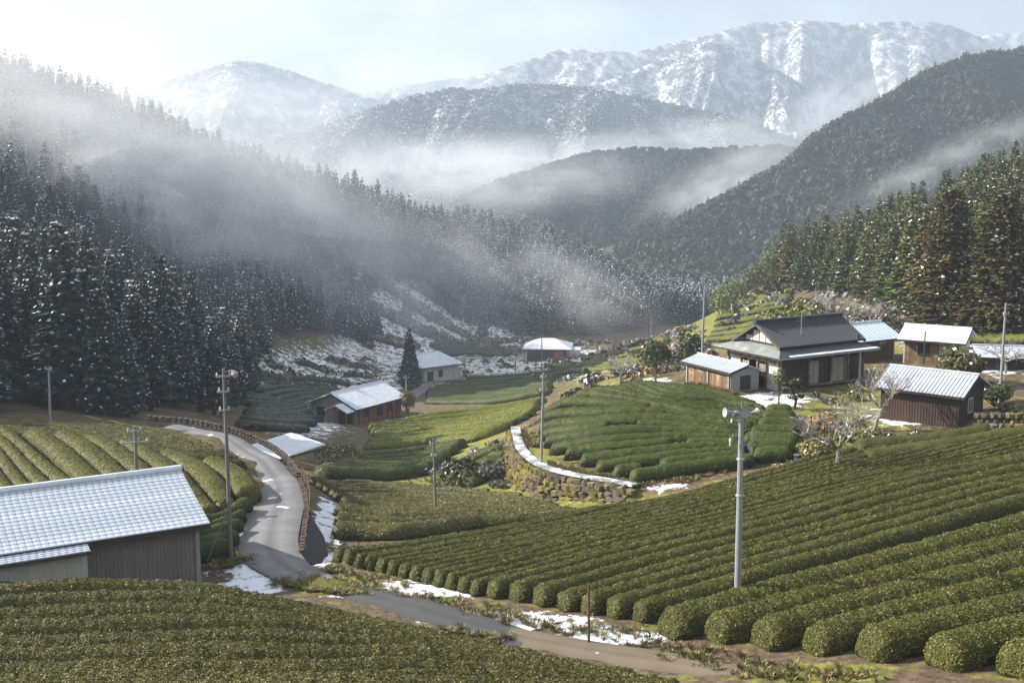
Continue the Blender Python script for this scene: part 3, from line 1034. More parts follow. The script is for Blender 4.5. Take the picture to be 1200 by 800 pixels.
def on_slope(pts, n, vmin=9):
    """n random points on the near slope, evenly over its area"""
    g = pts[:, vmin:]
    a, b, c, d = g[:-1, :-1], g[1:, :-1], g[1:, 1:], g[:-1, 1:]
    ar = np.linalg.norm(np.cross(c - a, d - b), axis=-1).ravel()
    pk = rng.choice(len(ar), n, p=ar / ar.sum())
    a, b, c, d = (q.reshape(-1, 3)[pk] for q in (a, b, c, d))
    u, v = rng.random((n, 1)), rng.random((n, 1))
    return (a * (1 - u) + b * u) * (1 - v) + (d * (1 - u) + c * u) * v


G_R = [(1330, 20), (1260, 42), (1200, 63), (1165, 66), (1120, 74), (1080, 92), (1035, 120), (990, 142), (962, 158), (930, 192), (890, 214), (850, 237), (810, 260), (770, 282), (740, 299), (700, 322), (660, 345)]
F_R = [(470, 265), (520, 247), (565, 225), (600, 211), (640, 198), (690, 184), (740, 178), (800, 181), (850, 178), (920, 175), (980, 186), (1040, 200)]
C_R = [(240, 190), (300, 173), (345, 156), (400, 142), (440, 127), (480, 115), (530, 104), (560, 106), (610, 99), (650, 100), (700, 105), (760, 116), (800, 124), (860, 138), (900, 152), (960, 172), (1020, 200)]
D2_R = [(560, 150), (620, 128), (660, 116), (700, 99), (740, 84), (790, 62), (830, 49), (860, 57), (900, 77), (940, 99), (985, 124), (1020, 142), (1060, 160)]
D_R = [(440, 108), (520, 94), (570, 87), (610, 74), (660, 56), (700, 60), (745, 62), (790, 50), (830, 42), (870, 29), (940, 24), (1000, 28), (1060, 25), (1105, 27), (1150, 44), (1190, 62), (1240, 82), (1320, 110)]
B_R = [(90, 128), (180, 100), (230, 84), (275, 72), (300, 73), (340, 84), (385, 99), (430, 114), (465, 126), (520, 152), (560, 170)]
E_R = [(1100, 66), (1130, 52), (1160, 40), (1200, 38), (1260, 32), (1330, 44), (1420, 40)]
mG = ridge_mountain('green_mountain', 'dark green forested mountainside rising to the right', G_R, 900, 640, -46, 330, 300, (6, 24, .8), 3, M['darkmount'])
mF = ridge_mountain('middle_hill', 'rounded dark forested hill in the middle of the valley', F_R, 1000, 1040, -46, 470, 300, (4, 20, .5), 8, M['darkmount'])
mC = ridge_mountain('frosted_mountain', 'blue grey frosted mountain ridge behind the mist', C_R, 1700, 1750, -46, 620, 400, (5.4, 165, .8), 15, M['frostmount'], 380, 130)
mD2 = ridge_mountain('snowy_spur', 'snow covered spur in front of the highest range', D2_R, 2250, 2250, -46, 750, 400, (4.5, 150, .9), 27, M['snowmount'], 400, 140)
mD = ridge_mountain('snowy_mountain', 'highest snowy mountain range under the clouds', D_R, 2750, 2800, -46, 800, 500, (7.5, 190, 1.1), 41, M['snowmount'], 460, 140)
mB = ridge_mountain('distant_peak', 'pale snowy peak beyond the left hillside', B_R, 2600, 2600, -46, 800, 400, (3.2, 130, -.6), 55, M['snowmount'], 260, 100)
mE = ridge_mountain('far_ridge', 'faint snowy ridge at the right edge', E_R, 3600, 3600, -46, 700, 400, (3, 90, .4), 61, M['snowmount'], 160, 60)


# ------------------------------------------------------------------ trees
def quads_mesh(name, Q, tint, mats, mi):
    Q = np.asarray(Q, float)
    n = len(Q)
    return mesh_np(name, Q.reshape(-1, 3), [np.arange(n * 4).reshape(n, 4)], mats, mi=mi, tint=np.repeat(np.asarray(tint), 4, axis=0))


def cedar_crown(h, R, seed, cols, snow_p, nlay=24, tufts=4, power=.85, low=.12, snow_size=1.0, dens=1.0, fine=1.0):
    rg = np.random.default_rng(seed)
    Q, T, MI = [], [], []
    c0, c1, c2 = (np.array(c) for c in cols)
    for k in range(nlay):
        f = (k + rg.uniform(-.3, .3)) / nlay
        z = h * (low + (1 - low) * max(f, 0))
        r0 = R * max(.02, (1 - max(f, 0))) ** power * (1.0 if f > .12 else .75 + 2 * max(f, 0))
        nb = max(3, int((5 + 9 * (1 - f)) * dens))
        a0 = rg.uniform(0, 6.28)
        for j in range(nb):
            a = a0 + 6.283 * (j + rg.uniform(-.35, .35)) / nb
            r = r0 * rg.uniform(.62, 1.15) + .12
            dx, dy = math.cos(a), math.sin(a)
            dr = rg.uniform(.15, .5)
            p0 = np.array([dx * r * .15, dy * r * .15, z + r * .05])
            p1 = np.array([dx * r * .62, dy * r * .62, z - r * dr * .5])
            p2 = np.array([dx * r, dy * r, z - r * dr * .8 + .05])
            s = np.array([-dy, dx, 0]) * (r * .20 + .16) * fine
            up = np.array([0, 0, 1.]) * (r * .13 + .14) * fine
            g = rg.random()
            t = (c0 * (1 - g) + c1 * g) * rg.uniform(.8, 1.2)
            if rg.random() < .16:
                t = c2 * rg.uniform(.8, 1.2)
            Q += [[p0, p1 + s, p2, p1 - s], [p0, p1 + up, p2, p1 - up * 1.4]]
            T += [t, t * .9]
            MI += [0, 0]
            for q in range(tufts):
                w = rg.uniform(.35, 1.05)
                c = p0 * (1 - w) + p2 * w + rg.normal(0, .16 + r * .05, 3)
                e = rg.normal(0, 1, 3)
                e[2] *= .5
                e /= np.linalg.norm(e)
                b = np.cross(e, rg.normal(0, 1, 3))
                b /= np.linalg.norm(b)
                z1 = rg.uniform(.16, .36) * (.7 + .08 * r0) * fine
                Q.append([c - e * z1, c + b * z1 * .6, c + e * z1, c - b * z1 * .6])
                T.append(t * rg.uniform(.75, 1.3))
                MI.append(0)
            for q in range(2 if snow_p > .4 else 1):
                if rg.random() > snow_p:
                    continue
                w = rg.uniform(.3, 1.0)
                c = p1 * (1 - w) + p2 * w + np.array([0, 0, .12 + .04 * r])
                th = rg.uniform(0, 6.28)
                e = np.array([math.cos(th), math.sin(th), rg.uniform(-.7, .5)]) * rg.uniform(.14, .36) * snow_size
                b = np.array([-math.sin(th), math.cos(th), rg.uniform(-.7, .5)]) * rg.uniform(.10, .26) * snow_size
                Q.append([c - e - b * .6, c - b, c + e, c + b])
                T.append(c0)
                MI.append(1)
    return quads_mesh('crown', Q, T, [M['leaf'], M['snowclump']], MI)


def blob_crown(R, hh, n, seed, cols, snow_p, size=.42, z0=0.0, name='crown', lump=.35):
    """broadleaf crown: leaf clumps through an uneven ellipsoid"""
    rg = np.random.default_rng(seed)
    lob = rg.normal(0, 1, (7, 3))
    lob /= np.linalg.norm(lob, axis=1, keepdims=True)
    Q, T, MI = [], [], []
    c0, c1, c2 = (np.array(c) for c in cols)
    for k in range(n):
        d = rg.normal(0, 1, 3)
        d /= np.linalg.norm(d)
        if d[2] < -.55:
            d[2] *= -.5
        b = 1 - lump + lump * 1.6 * max(0, (lob @ d).max()) ** 3
        rr = b * rg.uniform(.45, 1.0) ** .5
        c = np.array([d[0] * R * rr, d[1] * R * rr, z0 + hh * (.5 + .5 * d[2] * rr)])
        nrm = d + rg.normal(0, .5, 3)
        nrm /= np.linalg.norm(nrm)
        e = np.cross(nrm, rg.normal(0, 1, 3))
        e /= np.linalg.norm(e)
        f = np.cross(nrm, e)
        s = R * size * rg.uniform(.6, 1.2)
        g = rg.random()
        sn = d[2] > .1 and rg.random() < snow_p
        t = (c0 * (1 - g) + c1 * g) * rg.uniform(.8, 1.25)
        if rg.random() < .15:
            t = c2 * rg.uniform(.8, 1.2)
        Q.append([c - e * s, c + f * s * .75, c + e * s * .9, c - f * s * .7])
        T.append(t)
        MI.append(1 if sn else 0)
    return quads_mesh(name, Q, T, [M['leaf'], M['snowclump']], MI)


def trunk_mesh(h, r, lean=0.0, n=7, m='bark'):
    pts = [(lean * math.sin(k * 1.3) * .3, lean * math.cos(k * 1.7) * .3, h * k / 5 - .3) for k in range(6)]
    return MB().tube(pts, [r * (1.25 if k == 0 else 1 - .8 * k / 5) for k in range(6)], n).mesh('trunk', M[m])


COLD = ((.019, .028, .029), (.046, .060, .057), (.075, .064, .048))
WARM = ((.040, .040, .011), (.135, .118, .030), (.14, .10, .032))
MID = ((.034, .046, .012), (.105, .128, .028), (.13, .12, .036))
GDARK = ((.015, .024, .012), (.034, .047, .021), (.062, .056, .034))
FROST = ((.20, .21, .22), (.34, .35, .36), (.12, .12, .115))


def hidden_collection(name, meshes):
    c = bpy.data.collections.new(name)
    for k, me in enumerate(meshes):
        c.objects.link(bpy.data.objects.new(name, me))
    return c


def scatter_stuff(name, label, pts, scl, coll):
    """one mass of far trees: points carrying instanced crowns"""
    me = bpy.data.meshes.new(name)
    me.vertices.add(len(pts))
    me.vertices.foreach_set('co', np.ascontiguousarray(pts, np.float32).ravel())
    a = me.attributes.new('scl', 'FLOAT', 'POINT')
    a.data.foreach_set('value', np.asarray(scl, np.float32))
    a = me.attributes.new('turn', 'FLOAT_VECTOR', 'POINT')
    rz = np.zeros((len(pts), 3), np.float32)
    rz[:, 2] = rng.uniform(0, 6.28, len(pts))
    rz[:, :2] = rng.normal(0, .04, (len(pts), 2))
    a.data.foreach_set('vector', rz.ravel())
    a = me.attributes.new('pick', 'INT', 'POINT')
    a.data.foreach_set('value', rng.integers(0, len(coll.objects), len(pts)).astype(np.int32))
    o = link(name, me, kind='stuff')
    o['label'] = label
    ng = bpy.data.node_groups.new(name, 'GeometryNodeTree')
    ng.interface.new_socket('Geometry', in_out='INPUT', socket_type='NodeSocketGeometry')
    ng.interface.new_socket('Geometry', in_out='OUTPUT', socket_type='NodeSocketGeometry')
    n, l = ng.nodes, ng.links
    gi, go = n.new('NodeGroupInput'), n.new('NodeGroupOutput')
    ci = n.new('GeometryNodeCollectionInfo')
    ci.inputs['Collection'].default_value = coll
    ci.inputs['Separate Children'].default_value = True
    ci.inputs['Reset Children'].default_value = True
    ip = n.new('GeometryNodeInstanceOnPoints')
    ip.inputs['Pick Instance'].default_value = True

    def attr(nm, ty):
        q = n.new('GeometryNodeInputNamedAttribute')
        q.data_type = ty
        q.inputs['Name'].default_value = nm
        return q.outputs['Attribute']
    l.new(gi.outputs[0], ip.inputs['Points'])
    l.new(ci.outputs[0], ip.inputs['Instance'])
    l.new(attr('pick', 'INT'), ip.inputs['Instance Index'])
    e2r = n.new('FunctionNodeEulerToRotation')
    l.new(attr('turn', 'FLOAT_VECTOR'), e2r.inputs[0])
    l.new(e2r.outputs[0], ip.inputs['Rotation'])
    l.new(attr('scl', 'FLOAT'), ip.inputs['Scale'])
    l.new(ip.outputs[0], go.inputs[0])
    md = o.modifiers.new('trees', 'NODES')
    md.node_group = ng
    return o


def jgrid(x0, x1, y0, y1, s):
    gx_, gy_ = np.meshgrid(np.arange(x0, x1, s), np.arange(y0, y1, s))
    p = np.stack([gx_.ravel(), gy_.ravel()], -1) + rng.uniform(-.42, .42, (gx_.size, 2)) * s
    return p


foot = [tuple(gxy(*q)) for q in [(-250, 496, -.3), (-80, 495, -.4), (0, 494, -.6), (60, 491.5, -1.2), (120, 489, -2.6), (200, 487, -4.6), (250, 486, -7.6), (283, 469, -12), (293, 441, -20), (340, 426, -23),
                                 (400, 414, -25), (440, 406, -26), (520, 398, -28), (600, 399, -29), (700, 394, -30), (800, 384, -32.5)]]
LEFT = foot + [(100, 470), (60, 520), (-60, 480), (-330, 430), (-330, 100)]
pts = jgrid(-330, 120, 90, 530, 3.7)
pts = pts[in_poly(pts[:, 0], pts[:, 1], LEFT)]
z = H(pts[:, 0], pts[:, 1])
px, py = proj(pts[:, 0], pts[:, 1], z)
clear = (((px - 472) / 46) ** 2 + ((py - 372) / 34) ** 2 < 1) & (rng.random(len(pts)) < .93)
clear |= (((px - 560) / 40) ** 2 + ((py - 398) / 16) ** 2 < 1) & (rng.random(len(pts)) < .9)
clear |= (((px - 345) / 60) ** 2 + ((py - 428) / 9) ** 2 < 1)
keep = ~clear & (px > -500) & (px < 900)
near = (pts[:, 1] < 172) & (px < 320)
keep &= ~(near & (rng.random(len(pts)) < .35))
pts, z, px, py, near = pts[keep], z[keep], px[keep], py[keep], near[keep]
hh = np.where(near, rng.uniform(12, 17.5, len(pts)), rng.uniform(8.5, 13.5, len(pts)))
hh = np.where((px > 200) & near, hh * np.clip(1.0 - (px - 200) / 260, .6, 1), hh)
edge = seg_dist(pts[:, 0], pts[:, 1], foot)
hh = hh * np.where((edge < 5) & near, .75, 1)
app = hh / pts[:, 1] * ((px > -30) & (px < 1230))
# trees standing behind the first ranks of the wood hide behind their neighbours: prefer the front and the skyline
front = np.argsort(-app)
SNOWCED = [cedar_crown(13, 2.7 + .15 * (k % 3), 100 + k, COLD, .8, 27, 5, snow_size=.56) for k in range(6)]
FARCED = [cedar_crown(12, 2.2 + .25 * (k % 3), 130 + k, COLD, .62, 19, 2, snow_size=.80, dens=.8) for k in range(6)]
LTRUNK = trunk_mesh(12.5, .22)
LEFT_IND = set(front[:165].tolist())


def cedar_thing(name, label, group, x, y, z_, crown, trunk, s, cat='tree', sx=1.0):
    t = thing(name, label, cat, (x, y, z_ - .1), rng.uniform(0, 6.28), group, (s * sx, s * sx, s))
    link('trunk', trunk, t)
    link('crown', crown, t)
    return t


for k in sorted(LEFT_IND):
    cedar_thing('cedar_tree', 'tall dark cedar flecked with snow in the shaded wood on the left', 'cedars of the shaded wood on the left', *pts[k], z[k], SNOWCED[k % 6], LTRUNK, hh[k] / 13 * 1.02, sx=rng.uniform(.9, 1.15))
rest = np.array([k for k in range(len(pts)) if k not in LEFT_IND])
scatter_stuff('cedar_forest', 'snow-flecked cedar forest covering the left hillside', np.stack([pts[rest, 0], pts[rest, 1], z[rest]], -1), hh[rest] / 12, hidden_collection('far_cedar', FARCED))

# right hillside
rfoot = [tuple(gxy(*q, d0=100)) for q in [(922, 338), (945, 346), (975, 352), (1010, 360), (1045, 372), (1085, 380), (1140, 384), (1250, 384), (1330, 384)]]
RIGHT = rfoot + [(190, 230), (160, 300), (60, 330)]
pts = jgrid(40, 200, 100, 340, 4.0)
pts = pts[in_poly(pts[:, 0], pts[:, 1], RIGHT)]
z = H(pts[:, 0], pts[:, 1])
px, py = proj(pts[:, 0], pts[:, 1], z)
hh = rng.uniform(9.5, 14, len(pts))
app = hh / pts[:, 1] * ((px < 1225))
order = np.argsort(-app)
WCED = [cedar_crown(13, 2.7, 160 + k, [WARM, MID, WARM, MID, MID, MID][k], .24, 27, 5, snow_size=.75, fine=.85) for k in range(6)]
RIGHT_IND = set(order[:110].tolist())
for k in sorted(RIGHT_IND):
    cedar_thing('cedar_tree', 'sunlit cedar of the steep plantation on the right', 'cedars of the plantation on the right', *pts[k], z[k], WCED[k % 6], LTRUNK, hh[k] / 13, sx=rng.uniform(.9, 1.2))
rest = np.array([k for k in range(len(pts)) if k not in RIGHT_IND])
scatter_stuff('cedar_plantation', 'sunlit brown and green cedar plantation on the right hillside', np.stack([pts[rest, 0], pts[rest, 1], z[rest]], -1), hh[rest] / 13, hidden_collection('plantation_cedar', WCED))

GB = hidden_collection('green_crown', [blob_crown(2.6, 4.6, 46, 200 + k, GDARK, 0, .36) for k in range(5)] + [cedar_crown(7.5, 1.7, 210, GDARK, 0, 9, 1, dens=.7)])
FB = hidden_collection('hill_crown', [blob_crown(2.8, 4.8, 40, 230 + k, GDARK, 0, .36) for k in range(5)])
SB = hidden_collection('frosted_crown', [blob_crown(3.8, 5.5, 26, 250 + k, FROST, .35, .42) for k in range(5)])
CB = hidden_collection('frosted_evergreen', [blob_crown(3.4, 5.0, 30, 270 + k, ((.07, .078, .074), (.12, .125, .12), (.26, .27, .28)), .24, .42) for k in range(5)])
for nm, lab, mm, n, s0, s1, cl in [
    ('green_forest', 'evergreen forest on the green mountainside', mG, 17000, .7, 1.25, GB),
    ('hill_forest', 'evergreen forest on the middle hill', mF, 12000, .75, 1.3, FB),
    ('frosted_forest', 'frosted forest on the blue grey ridge', mC, 42000, .5, .9, CB),
    ('spur_forest', 'snow laden forest on the snowy spur', mD2, 30000, .42, .75, SB),
    ('snowy_forest', 'snow laden forest on the highest range', mD, 46000, .42, .75, SB),
    ('peak_forest', 'snow laden forest on the distant peak', mB, 20000, .45, .8, SB),
]:
    q = on_slope(mm, n)
    scatter_stuff(nm, lab, q, rng.uniform(s0, s1, n), cl)


# ------------------------------------------------------------------ mist and haze
def volume_mat(name, dens, col, noise=None, aniso=.25):
    m = bpy.data.materials.new(name)
    m.use_nodes = True
    n, l = m.node_tree.nodes, m.node_tree.links
    n.remove(n['Principled BSDF'])
    v = n.new('ShaderNodeVolumePrincipled')
    v.inputs['Color'].default_value = (*col, 1)
    v.inputs['Density'].default_value = dens
    v.inputs['Anisotropy'].default_value = aniso
    l.new(v.outputs[0], n['Material Output'].inputs['Volume'])
    if noise:
        t = n.new('ShaderNodeTexCoord')
        ln = n.new('ShaderNodeVectorMath')
        ln.operation = 'LENGTH'
        l.new(t.outputs['Object'], ln.inputs[0])
        f = n.new('ShaderNodeMapRange')
        f.interpolation_type = 'SMOOTHSTEP'
        f.inputs[1].default_value, f.inputs[2].default_value, f.inputs[3].default_value, f.inputs[4].default_value = .0, 1.0, 1.0, 0.0
        l.new(ln.outputs['Value'], f.inputs[0])
        mp_ = n.new('ShaderNodeMapping')
        mp_.inputs['Location'].default_value = noise[1]
        mp_.inputs['Scale'].default_value = noise[2]
        l.new(t.outputs['Object'], mp_.inputs['Vector'])
        z = n.new('ShaderNodeTexNoise')
        z.inputs['Scale'].default_value = noise[0]
        z.inputs['Detail'].default_value = 5
        z.inputs['Roughness'].default_value = .62
        z.inputs['Distortion'].default_value = .7
        l.new(mp_.outputs[0], z.inputs['Vector'])
        r = n.new('ShaderNodeMapRange')
        r.inputs[1].default_value, r.inputs[2].default_value, r.inputs[3].default_value, r.inputs[4].default_value = .42, .68, 0, 1
        l.new(z.outputs['Fac'], r.inputs[0])
        a = n.new('ShaderNodeMath')
        a.operation = 'MULTIPLY'
        l.new(f.outputs[0], a.inputs[0])
        l.new(r.outputs[0], a.inputs[1])
        b = n.new('ShaderNodeMath')
        b.operation = 'MULTIPLY'
        b.inputs[1].default_value = dens
        l.new(a.outputs[0], b.inputs[0])
        l.new(b.outputs[0], v.inputs['Density'])
    return m


def uv_sphere(nu=20, nv=10):
    V, Fc = [(0, 0, 1)], []
    for i in range(1, nv):
        for j in range(nu):
            a, b = math.pi * i / nv, 2 * math.pi * j / nu
            V.append((math.sin(a) * math.cos(b), math.sin(a) * math.sin(b), math.cos(a)))
    V.append((0, 0, -1))
    for j in range(nu):
        Fc.append((0, 1 + j, 1 + (j + 1) % nu))
        Fc.append((len(V) - 1, 1 + (nv - 2) * nu + (j + 1) % nu, 1 + (nv - 2) * nu + j))
    for i in range(nv - 2):
        for j in range(nu):
            a, b = 1 + i * nu + j, 1 + i * nu + (j + 1) % nu
            Fc.append((a, a + nu, b + nu, b))
    return V, Fc


SPH = uv_sphere()
for k, (px_, py_, d, sx, sy, sz, tilt, yaw, tau) in enumerate([
    (120, 105, 275, 100, 45, 22, 16, 8, 1.1),
    (300, 215, 262, 52, 26, 8, 26, 10, .7),
    (245, 270, 226, 30, 18, 15, 8, 0, 1.2),
    (340, 245, 255, 60, 28, 18, 22, 10, .9),
    (435, 320, 262, 46, 26, 18, 26, 10, 1.0),
    (230, 250, 262, 120, 34, 40, 20, 8, .75),
    (640, 325, 318, 52, 30, 13, 26, 10, .8),
    (60, 190, 235, 50, 26, 18, 10, 0, 1.2),
    (1130, 180, 420, 60, 30, 9, -24, 0, .8),
    (540, 205, 800, 150, 120, 34, 0, 0, 2.6),
    (640, 190, 1330, 190, 140, 40, 0, 0, 2.4),
    (800, 172, 1330, 150, 110, 45, -8, 0, 1.8),
    (855, 215, 800, 75, 60, 28, -24, 0, 2.2),
    (975, 125, 1500, 120, 90, 40, -30, 0, 1.9),
    (480, 95, 2350, 260, 200, 65, 0, 0, 2.2),
    (250, 118, 2050, 300, 200, 45, 0, 0, .8),
]):
    V, Fc = SPH
    me = bpy.data.meshes.new('mist')
    me.from_pydata(V, [], Fc)
    me.materials.append(volume_mat('mist', tau / sy * 1.1, (.90, .93, .97), (1.25, (k * 3.1, k * 1.7, k * .9), (min(3.2, sx / sz * .62), min(2.2, sy / sz * .6), 1)), .3))
    o = link('mist', me, loc=W(px_, py_, d), rot=(0, math.radians(tilt), math.radians(yaw)), scale=(sx, sy, sz), kind='stuff')
    o['label'] = 'drifting bank of white mist'

hz = MB().box(-2600, 2600, -420, 5200, -62, 400).build('haze', volume_mat('haze', .00038, (.455, .535, .635), None, .15), kind='stuff')
hz['label'] = 'pale winter haze filling the valley air'

# ------------------------------------------------------------------ buildings
def nrm2(a):
    a = np.array(a, float)
    return a / np.hypot(*a)


def site(name, label, cat, p, u, group=None):
    return thing(name, label, cat, p, math.atan2(u[1], u[0]), group)


def gable_roof(root, x0, x1, y0, y1, ze, zr, m, over=.35, t=.08, seams=0, seam_m=None, fascia=None, yr=None):
    """two slopes with ridge along x; eaves at ze, ridge at zr"""
    yr = (y0 + y1) / 2 if yr is None else yr
    a, b = x0 - over, x1 + over
    dz = (zr - ze) / (yr - y0) * over
    dz2 = (zr - ze) / (y1 - yr) * over
    f = MB().slab([(a, y0 - over, ze - dz), (b, y0 - over, ze - dz), (b, yr, zr), (a, yr, zr)], t).build('roof_slope', m, root)
    g = MB().slab([(a, yr, zr), (b, yr, zr), (b, y1 + over, ze - dz2), (a, y1 + over, ze - dz2)], t).build('roof_slope', m, root)
    MB().tube([(a, yr, zr + .03), (b, yr, zr + .03)], .09, 8).build('ridge_cap', seam_m or m, root)
    if seams:
        me = None
        for k in range(seams + 1):
            x = a + .04 + (b - a - .08) * k / seams
            s = link('roof_seam', MB().tube([(0, y0 - over - .02, ze - dz + .015), (0, yr, zr + .015)], .022, 5).mesh('roof_seam', seam_m or m) if me is None else me, f)
            me = s.data
            s.location.x = x
    if fascia:
        MB().box(a, b, y0 - over - .03, y0 - over + .03, ze - dz - .16, ze - dz + .01).build('fascia', fascia, root)
        for x in (a, b):
            MB().slab([(x - .03, y0 - over, ze - dz - .02), (x + .03, y0 - over, ze - dz - .02), (x + .03, yr, zr - .02), (x - .03, yr, zr - .02)], .16).build('bargeboard', fascia, root)
    return f


def gable_walls(root, x0, x1, y0, y1, h, zr, mf, me_, base=.6, yr=None):
    """front and back walls plus two gable ends, each a part"""
    yr = (y0 + y1) / 2 if yr is None else yr
    t = .12
    MB().box(x0 + t, x1 - t, y0, y0 + t, -base, h).build('front_wall', mf, root)
    MB().box(x0 + t, x1 - t, y1 - t, y1, -base, h).build('back_wall', mf, root)
    for x in (x0, x1 - t):
        MB().prism([(x, y0 - .004, -base), (x, y1 + .004, -base), (x, y1 + .004, h), (x, yr, zr - .1), (x, y0 - .004, h)], (t, 0, 0)).build('end_wall', me_, root)


def battens(root, x0, x1, y, z0, z1, n, m, name='batten', w=.05, d=.03):
    me = MB().box(-w / 2, w / 2, -d, 0, z0, z1).mesh(name, m)
    for k in range(n):
        o = link(name, me, root)
        o.location = (x0 + (x1 - x0) * (k + .5) / n, y, 0)


def window(root, x0, x1, y, z0, z1, m='dark', pane='glass', bars=1, axis='x', outward=-1):
    """frame with pane and glazing bars as sub-parts; axis: which way the wall runs"""
    def bx(mb, a0, a1, q0, q1, c0, c1):
        if axis == 'x':
            return mb.box(a0, a1, q0, q1, c0, c1)
        return mb.box(q0, q1, a0, a1, c0, c1)
    q = sorted((y, y + outward * .06))
    f = MB()
    bx(f, x0, x1, *q, z0, z0 + .07)
    bx(f, x0, x1, *q, z1 - .07, z1)
    bx(f, x0, x0 + .06, *q, z0 + .07, z1 - .07)
    bx(f, x1 - .06, x1, *q, z0 + .07, z1 - .07)
    fo = f.build('window', M[m], root)
    q2 = sorted((y + outward * .005, y + outward * .03))
    bx(MB(), x0 + .06, x1 - .06, *q2, z0 + .07, z1 - .07).build('pane', M[pane], fo)
    for k in range(bars):
        c = x0 + (x1 - x0) * (k + 1) / (bars + 1)
        q3 = sorted((y + outward * .03, y + outward * .055))
        bx(MB(), c - .02, c + .02, *q3, z0 + .07, z1 - .07).build('glazing_bar', M[m], fo)
    return fo


# --- barn on the left
ub = nrm2((.86, .5))
pb = G(234, 686, .3)
barn = site('barn', 'long barn with snow-dusted sheet roof and grey-brown cladding at the left edge', 'barn', pb, ub)
BL = 17.0
DB, HE, HR = 8.4, 3.15, 4.45
MB().box(-BL, -.12, 0, .12, -1.2, HE).build('front_wall', M['barnwall'], barn)
MB().box(-BL, -.12, DB - .12, DB, -1.2, HE).build('back_wall', M['barnwall'], barn)
for x in (-BL, -.12):
    MB().prism([(x, .004, -1.2), (x, DB - .004, -1.2), (x, DB - .004, HE), (x, DB / 2, HR - .1), (x, .004, HE)], (.12, 0, 0)).build('end_wall', M['barnwall'], barn)
battens(barn, -4.95, -.1, 0, -1.0, HE - .05, 26, M['barnwall'], 'cladding_rib', .05, .035)
MB().box(-.14, .06, -.09, .11, -1.1, HE + .05).build('corner_post', M['concrete'], barn)
# roof: stepped sheet columns with narrow gaps
def sheet_columns(root, x0, x1, y0, ze, y1, zr, w, rows, m, under):
    n = int((x1 - x0) / w)
    w = (x1 - x0) / n
    mb = MB()
    vs, fs = [], []
    dy, dz = (y1 - y0) / rows, (zr - ze) / rows
    for r in range(rows):
        a, b = y0 + dy * r, y0 + dy * (r + 1)
        za, zb = ze + dz * r, ze + dz * (r + 1)
        o = len(vs)
        g = .016
        for q in ((0, a, za - .02), (0, a, za + .032), (w * .5, a, za + .042), (w - g, a, za + .032), (w - g, a, za - .02),
                  (0, b, zb + .014), (w * .5, b, zb + .026), (w - g, b, zb + .014)):
            vs.append(q)
        fs += [(o, o + 2, o + 1), (o, o + 4, o + 2), (o + 4, o + 3, o + 2), (o + 1, o + 2, o + 6, o + 5), (o + 2, o + 3, o + 7, o + 6), (o, o + 1, o + 5), (o + 3, o + 4, o + 7)]
    me = mb.add(vs, fs).mesh('roof_sheet', m)
    slab = MB().slab([(x0, y0 + .02, ze - .03), (x1, y0 + .02, ze - .03), (x1, y1, zr - .03), (x0, y1, zr - .03)], .07).build('roof_deck', under, root)
    for k in range(n):
        o = link('roof_sheet', me, slab)
        o.location.x = x0 + w * k
    return slab


OV = .55
sl = (HR - HE) / (DB / 2)
sheet_columns(barn, -BL - .4, .45, -OV, HE - sl * OV + .08, DB / 2, HR + .08, .30, 17, M['roofsnow'], M['dark'])
sheet_columns(barn, -BL - .4, -4.95, -1.15, HE - sl * 1.15 + .02, -OV - .02, HE - sl * OV - .02, .30, 4, M['roofsnow'], M['dark'])
MB().slab([(-BL - .4, DB / 2 + .02, HR + .05), (.45, DB / 2 + .02, HR + .05), (.45, DB + OV, HE - sl * OV), (-BL - .4, DB + OV, HE - sl * OV)], .08).build('roof_deck', M['roofsnow'], barn)
MB().tube([(-BL - .4, DB / 2, HR + .14), (.48, DB / 2, HR + .14)], .16, 10).build('ridge_snow', M['snow'], barn)
MB().slab([(.40, -OV, HE - sl * OV - .02), (.47, -OV, HE - sl * OV - .02), (.47, DB / 2 - .15, HR - .02), (.40, DB / 2 - .15, HR - .02)], .18).build('bargeboard', M['dark'], barn)
MB().box(-4.93, .4, -OV - .02, -OV + .05, HE - sl * OV - .16, HE - sl * OV - .02).build('gutter', M['dark'], barn)
lt = MB().box(-BL, -5.05, -.8, -.68, -1.4, HE - .48).build('lean_to_wall', M['beigewall'], barn)
MB().box(-5.17, -5.05, -.67, -.01, -1.4, HE - .5).build('lean_to_side', M['beigewall'], barn)
battens(lt, -BL + .2, -5.2, -.8, -1.2, HE - .5, 60, M['beigewall'], 'cladding_rib', .05, .03)
MB().box(-BL, -4.93, -1.2, -1.13, HE - sl * 1.15 - .14, HE - sl * 1.15 - .03).build('gutter', M['dark'], barn)

# --- main farmhouse
M['gable'] = mat('aged_gable_board', (.13, .10, .075), .85, .12, noise=((4, 4, 1), .6, (.08, .06, .045)))
C0 = np.array(W(913, 420.5, 91.7))
uh = nrm2((.865, .5))
vh = np.array((-uh[1], uh[0]))
pr = C0[:2] + (uh + vh) * .95
GH = 1.95
house = site('farmhouse', 'main farmhouse with dark tiled hip-and-gable roof above the round tea mound', 'house', (pr[0], pr[1], GH), uh)
L, D = 8.7, 5.9
EV = C0[2] - GH           # height of the skirt eave
o = .95
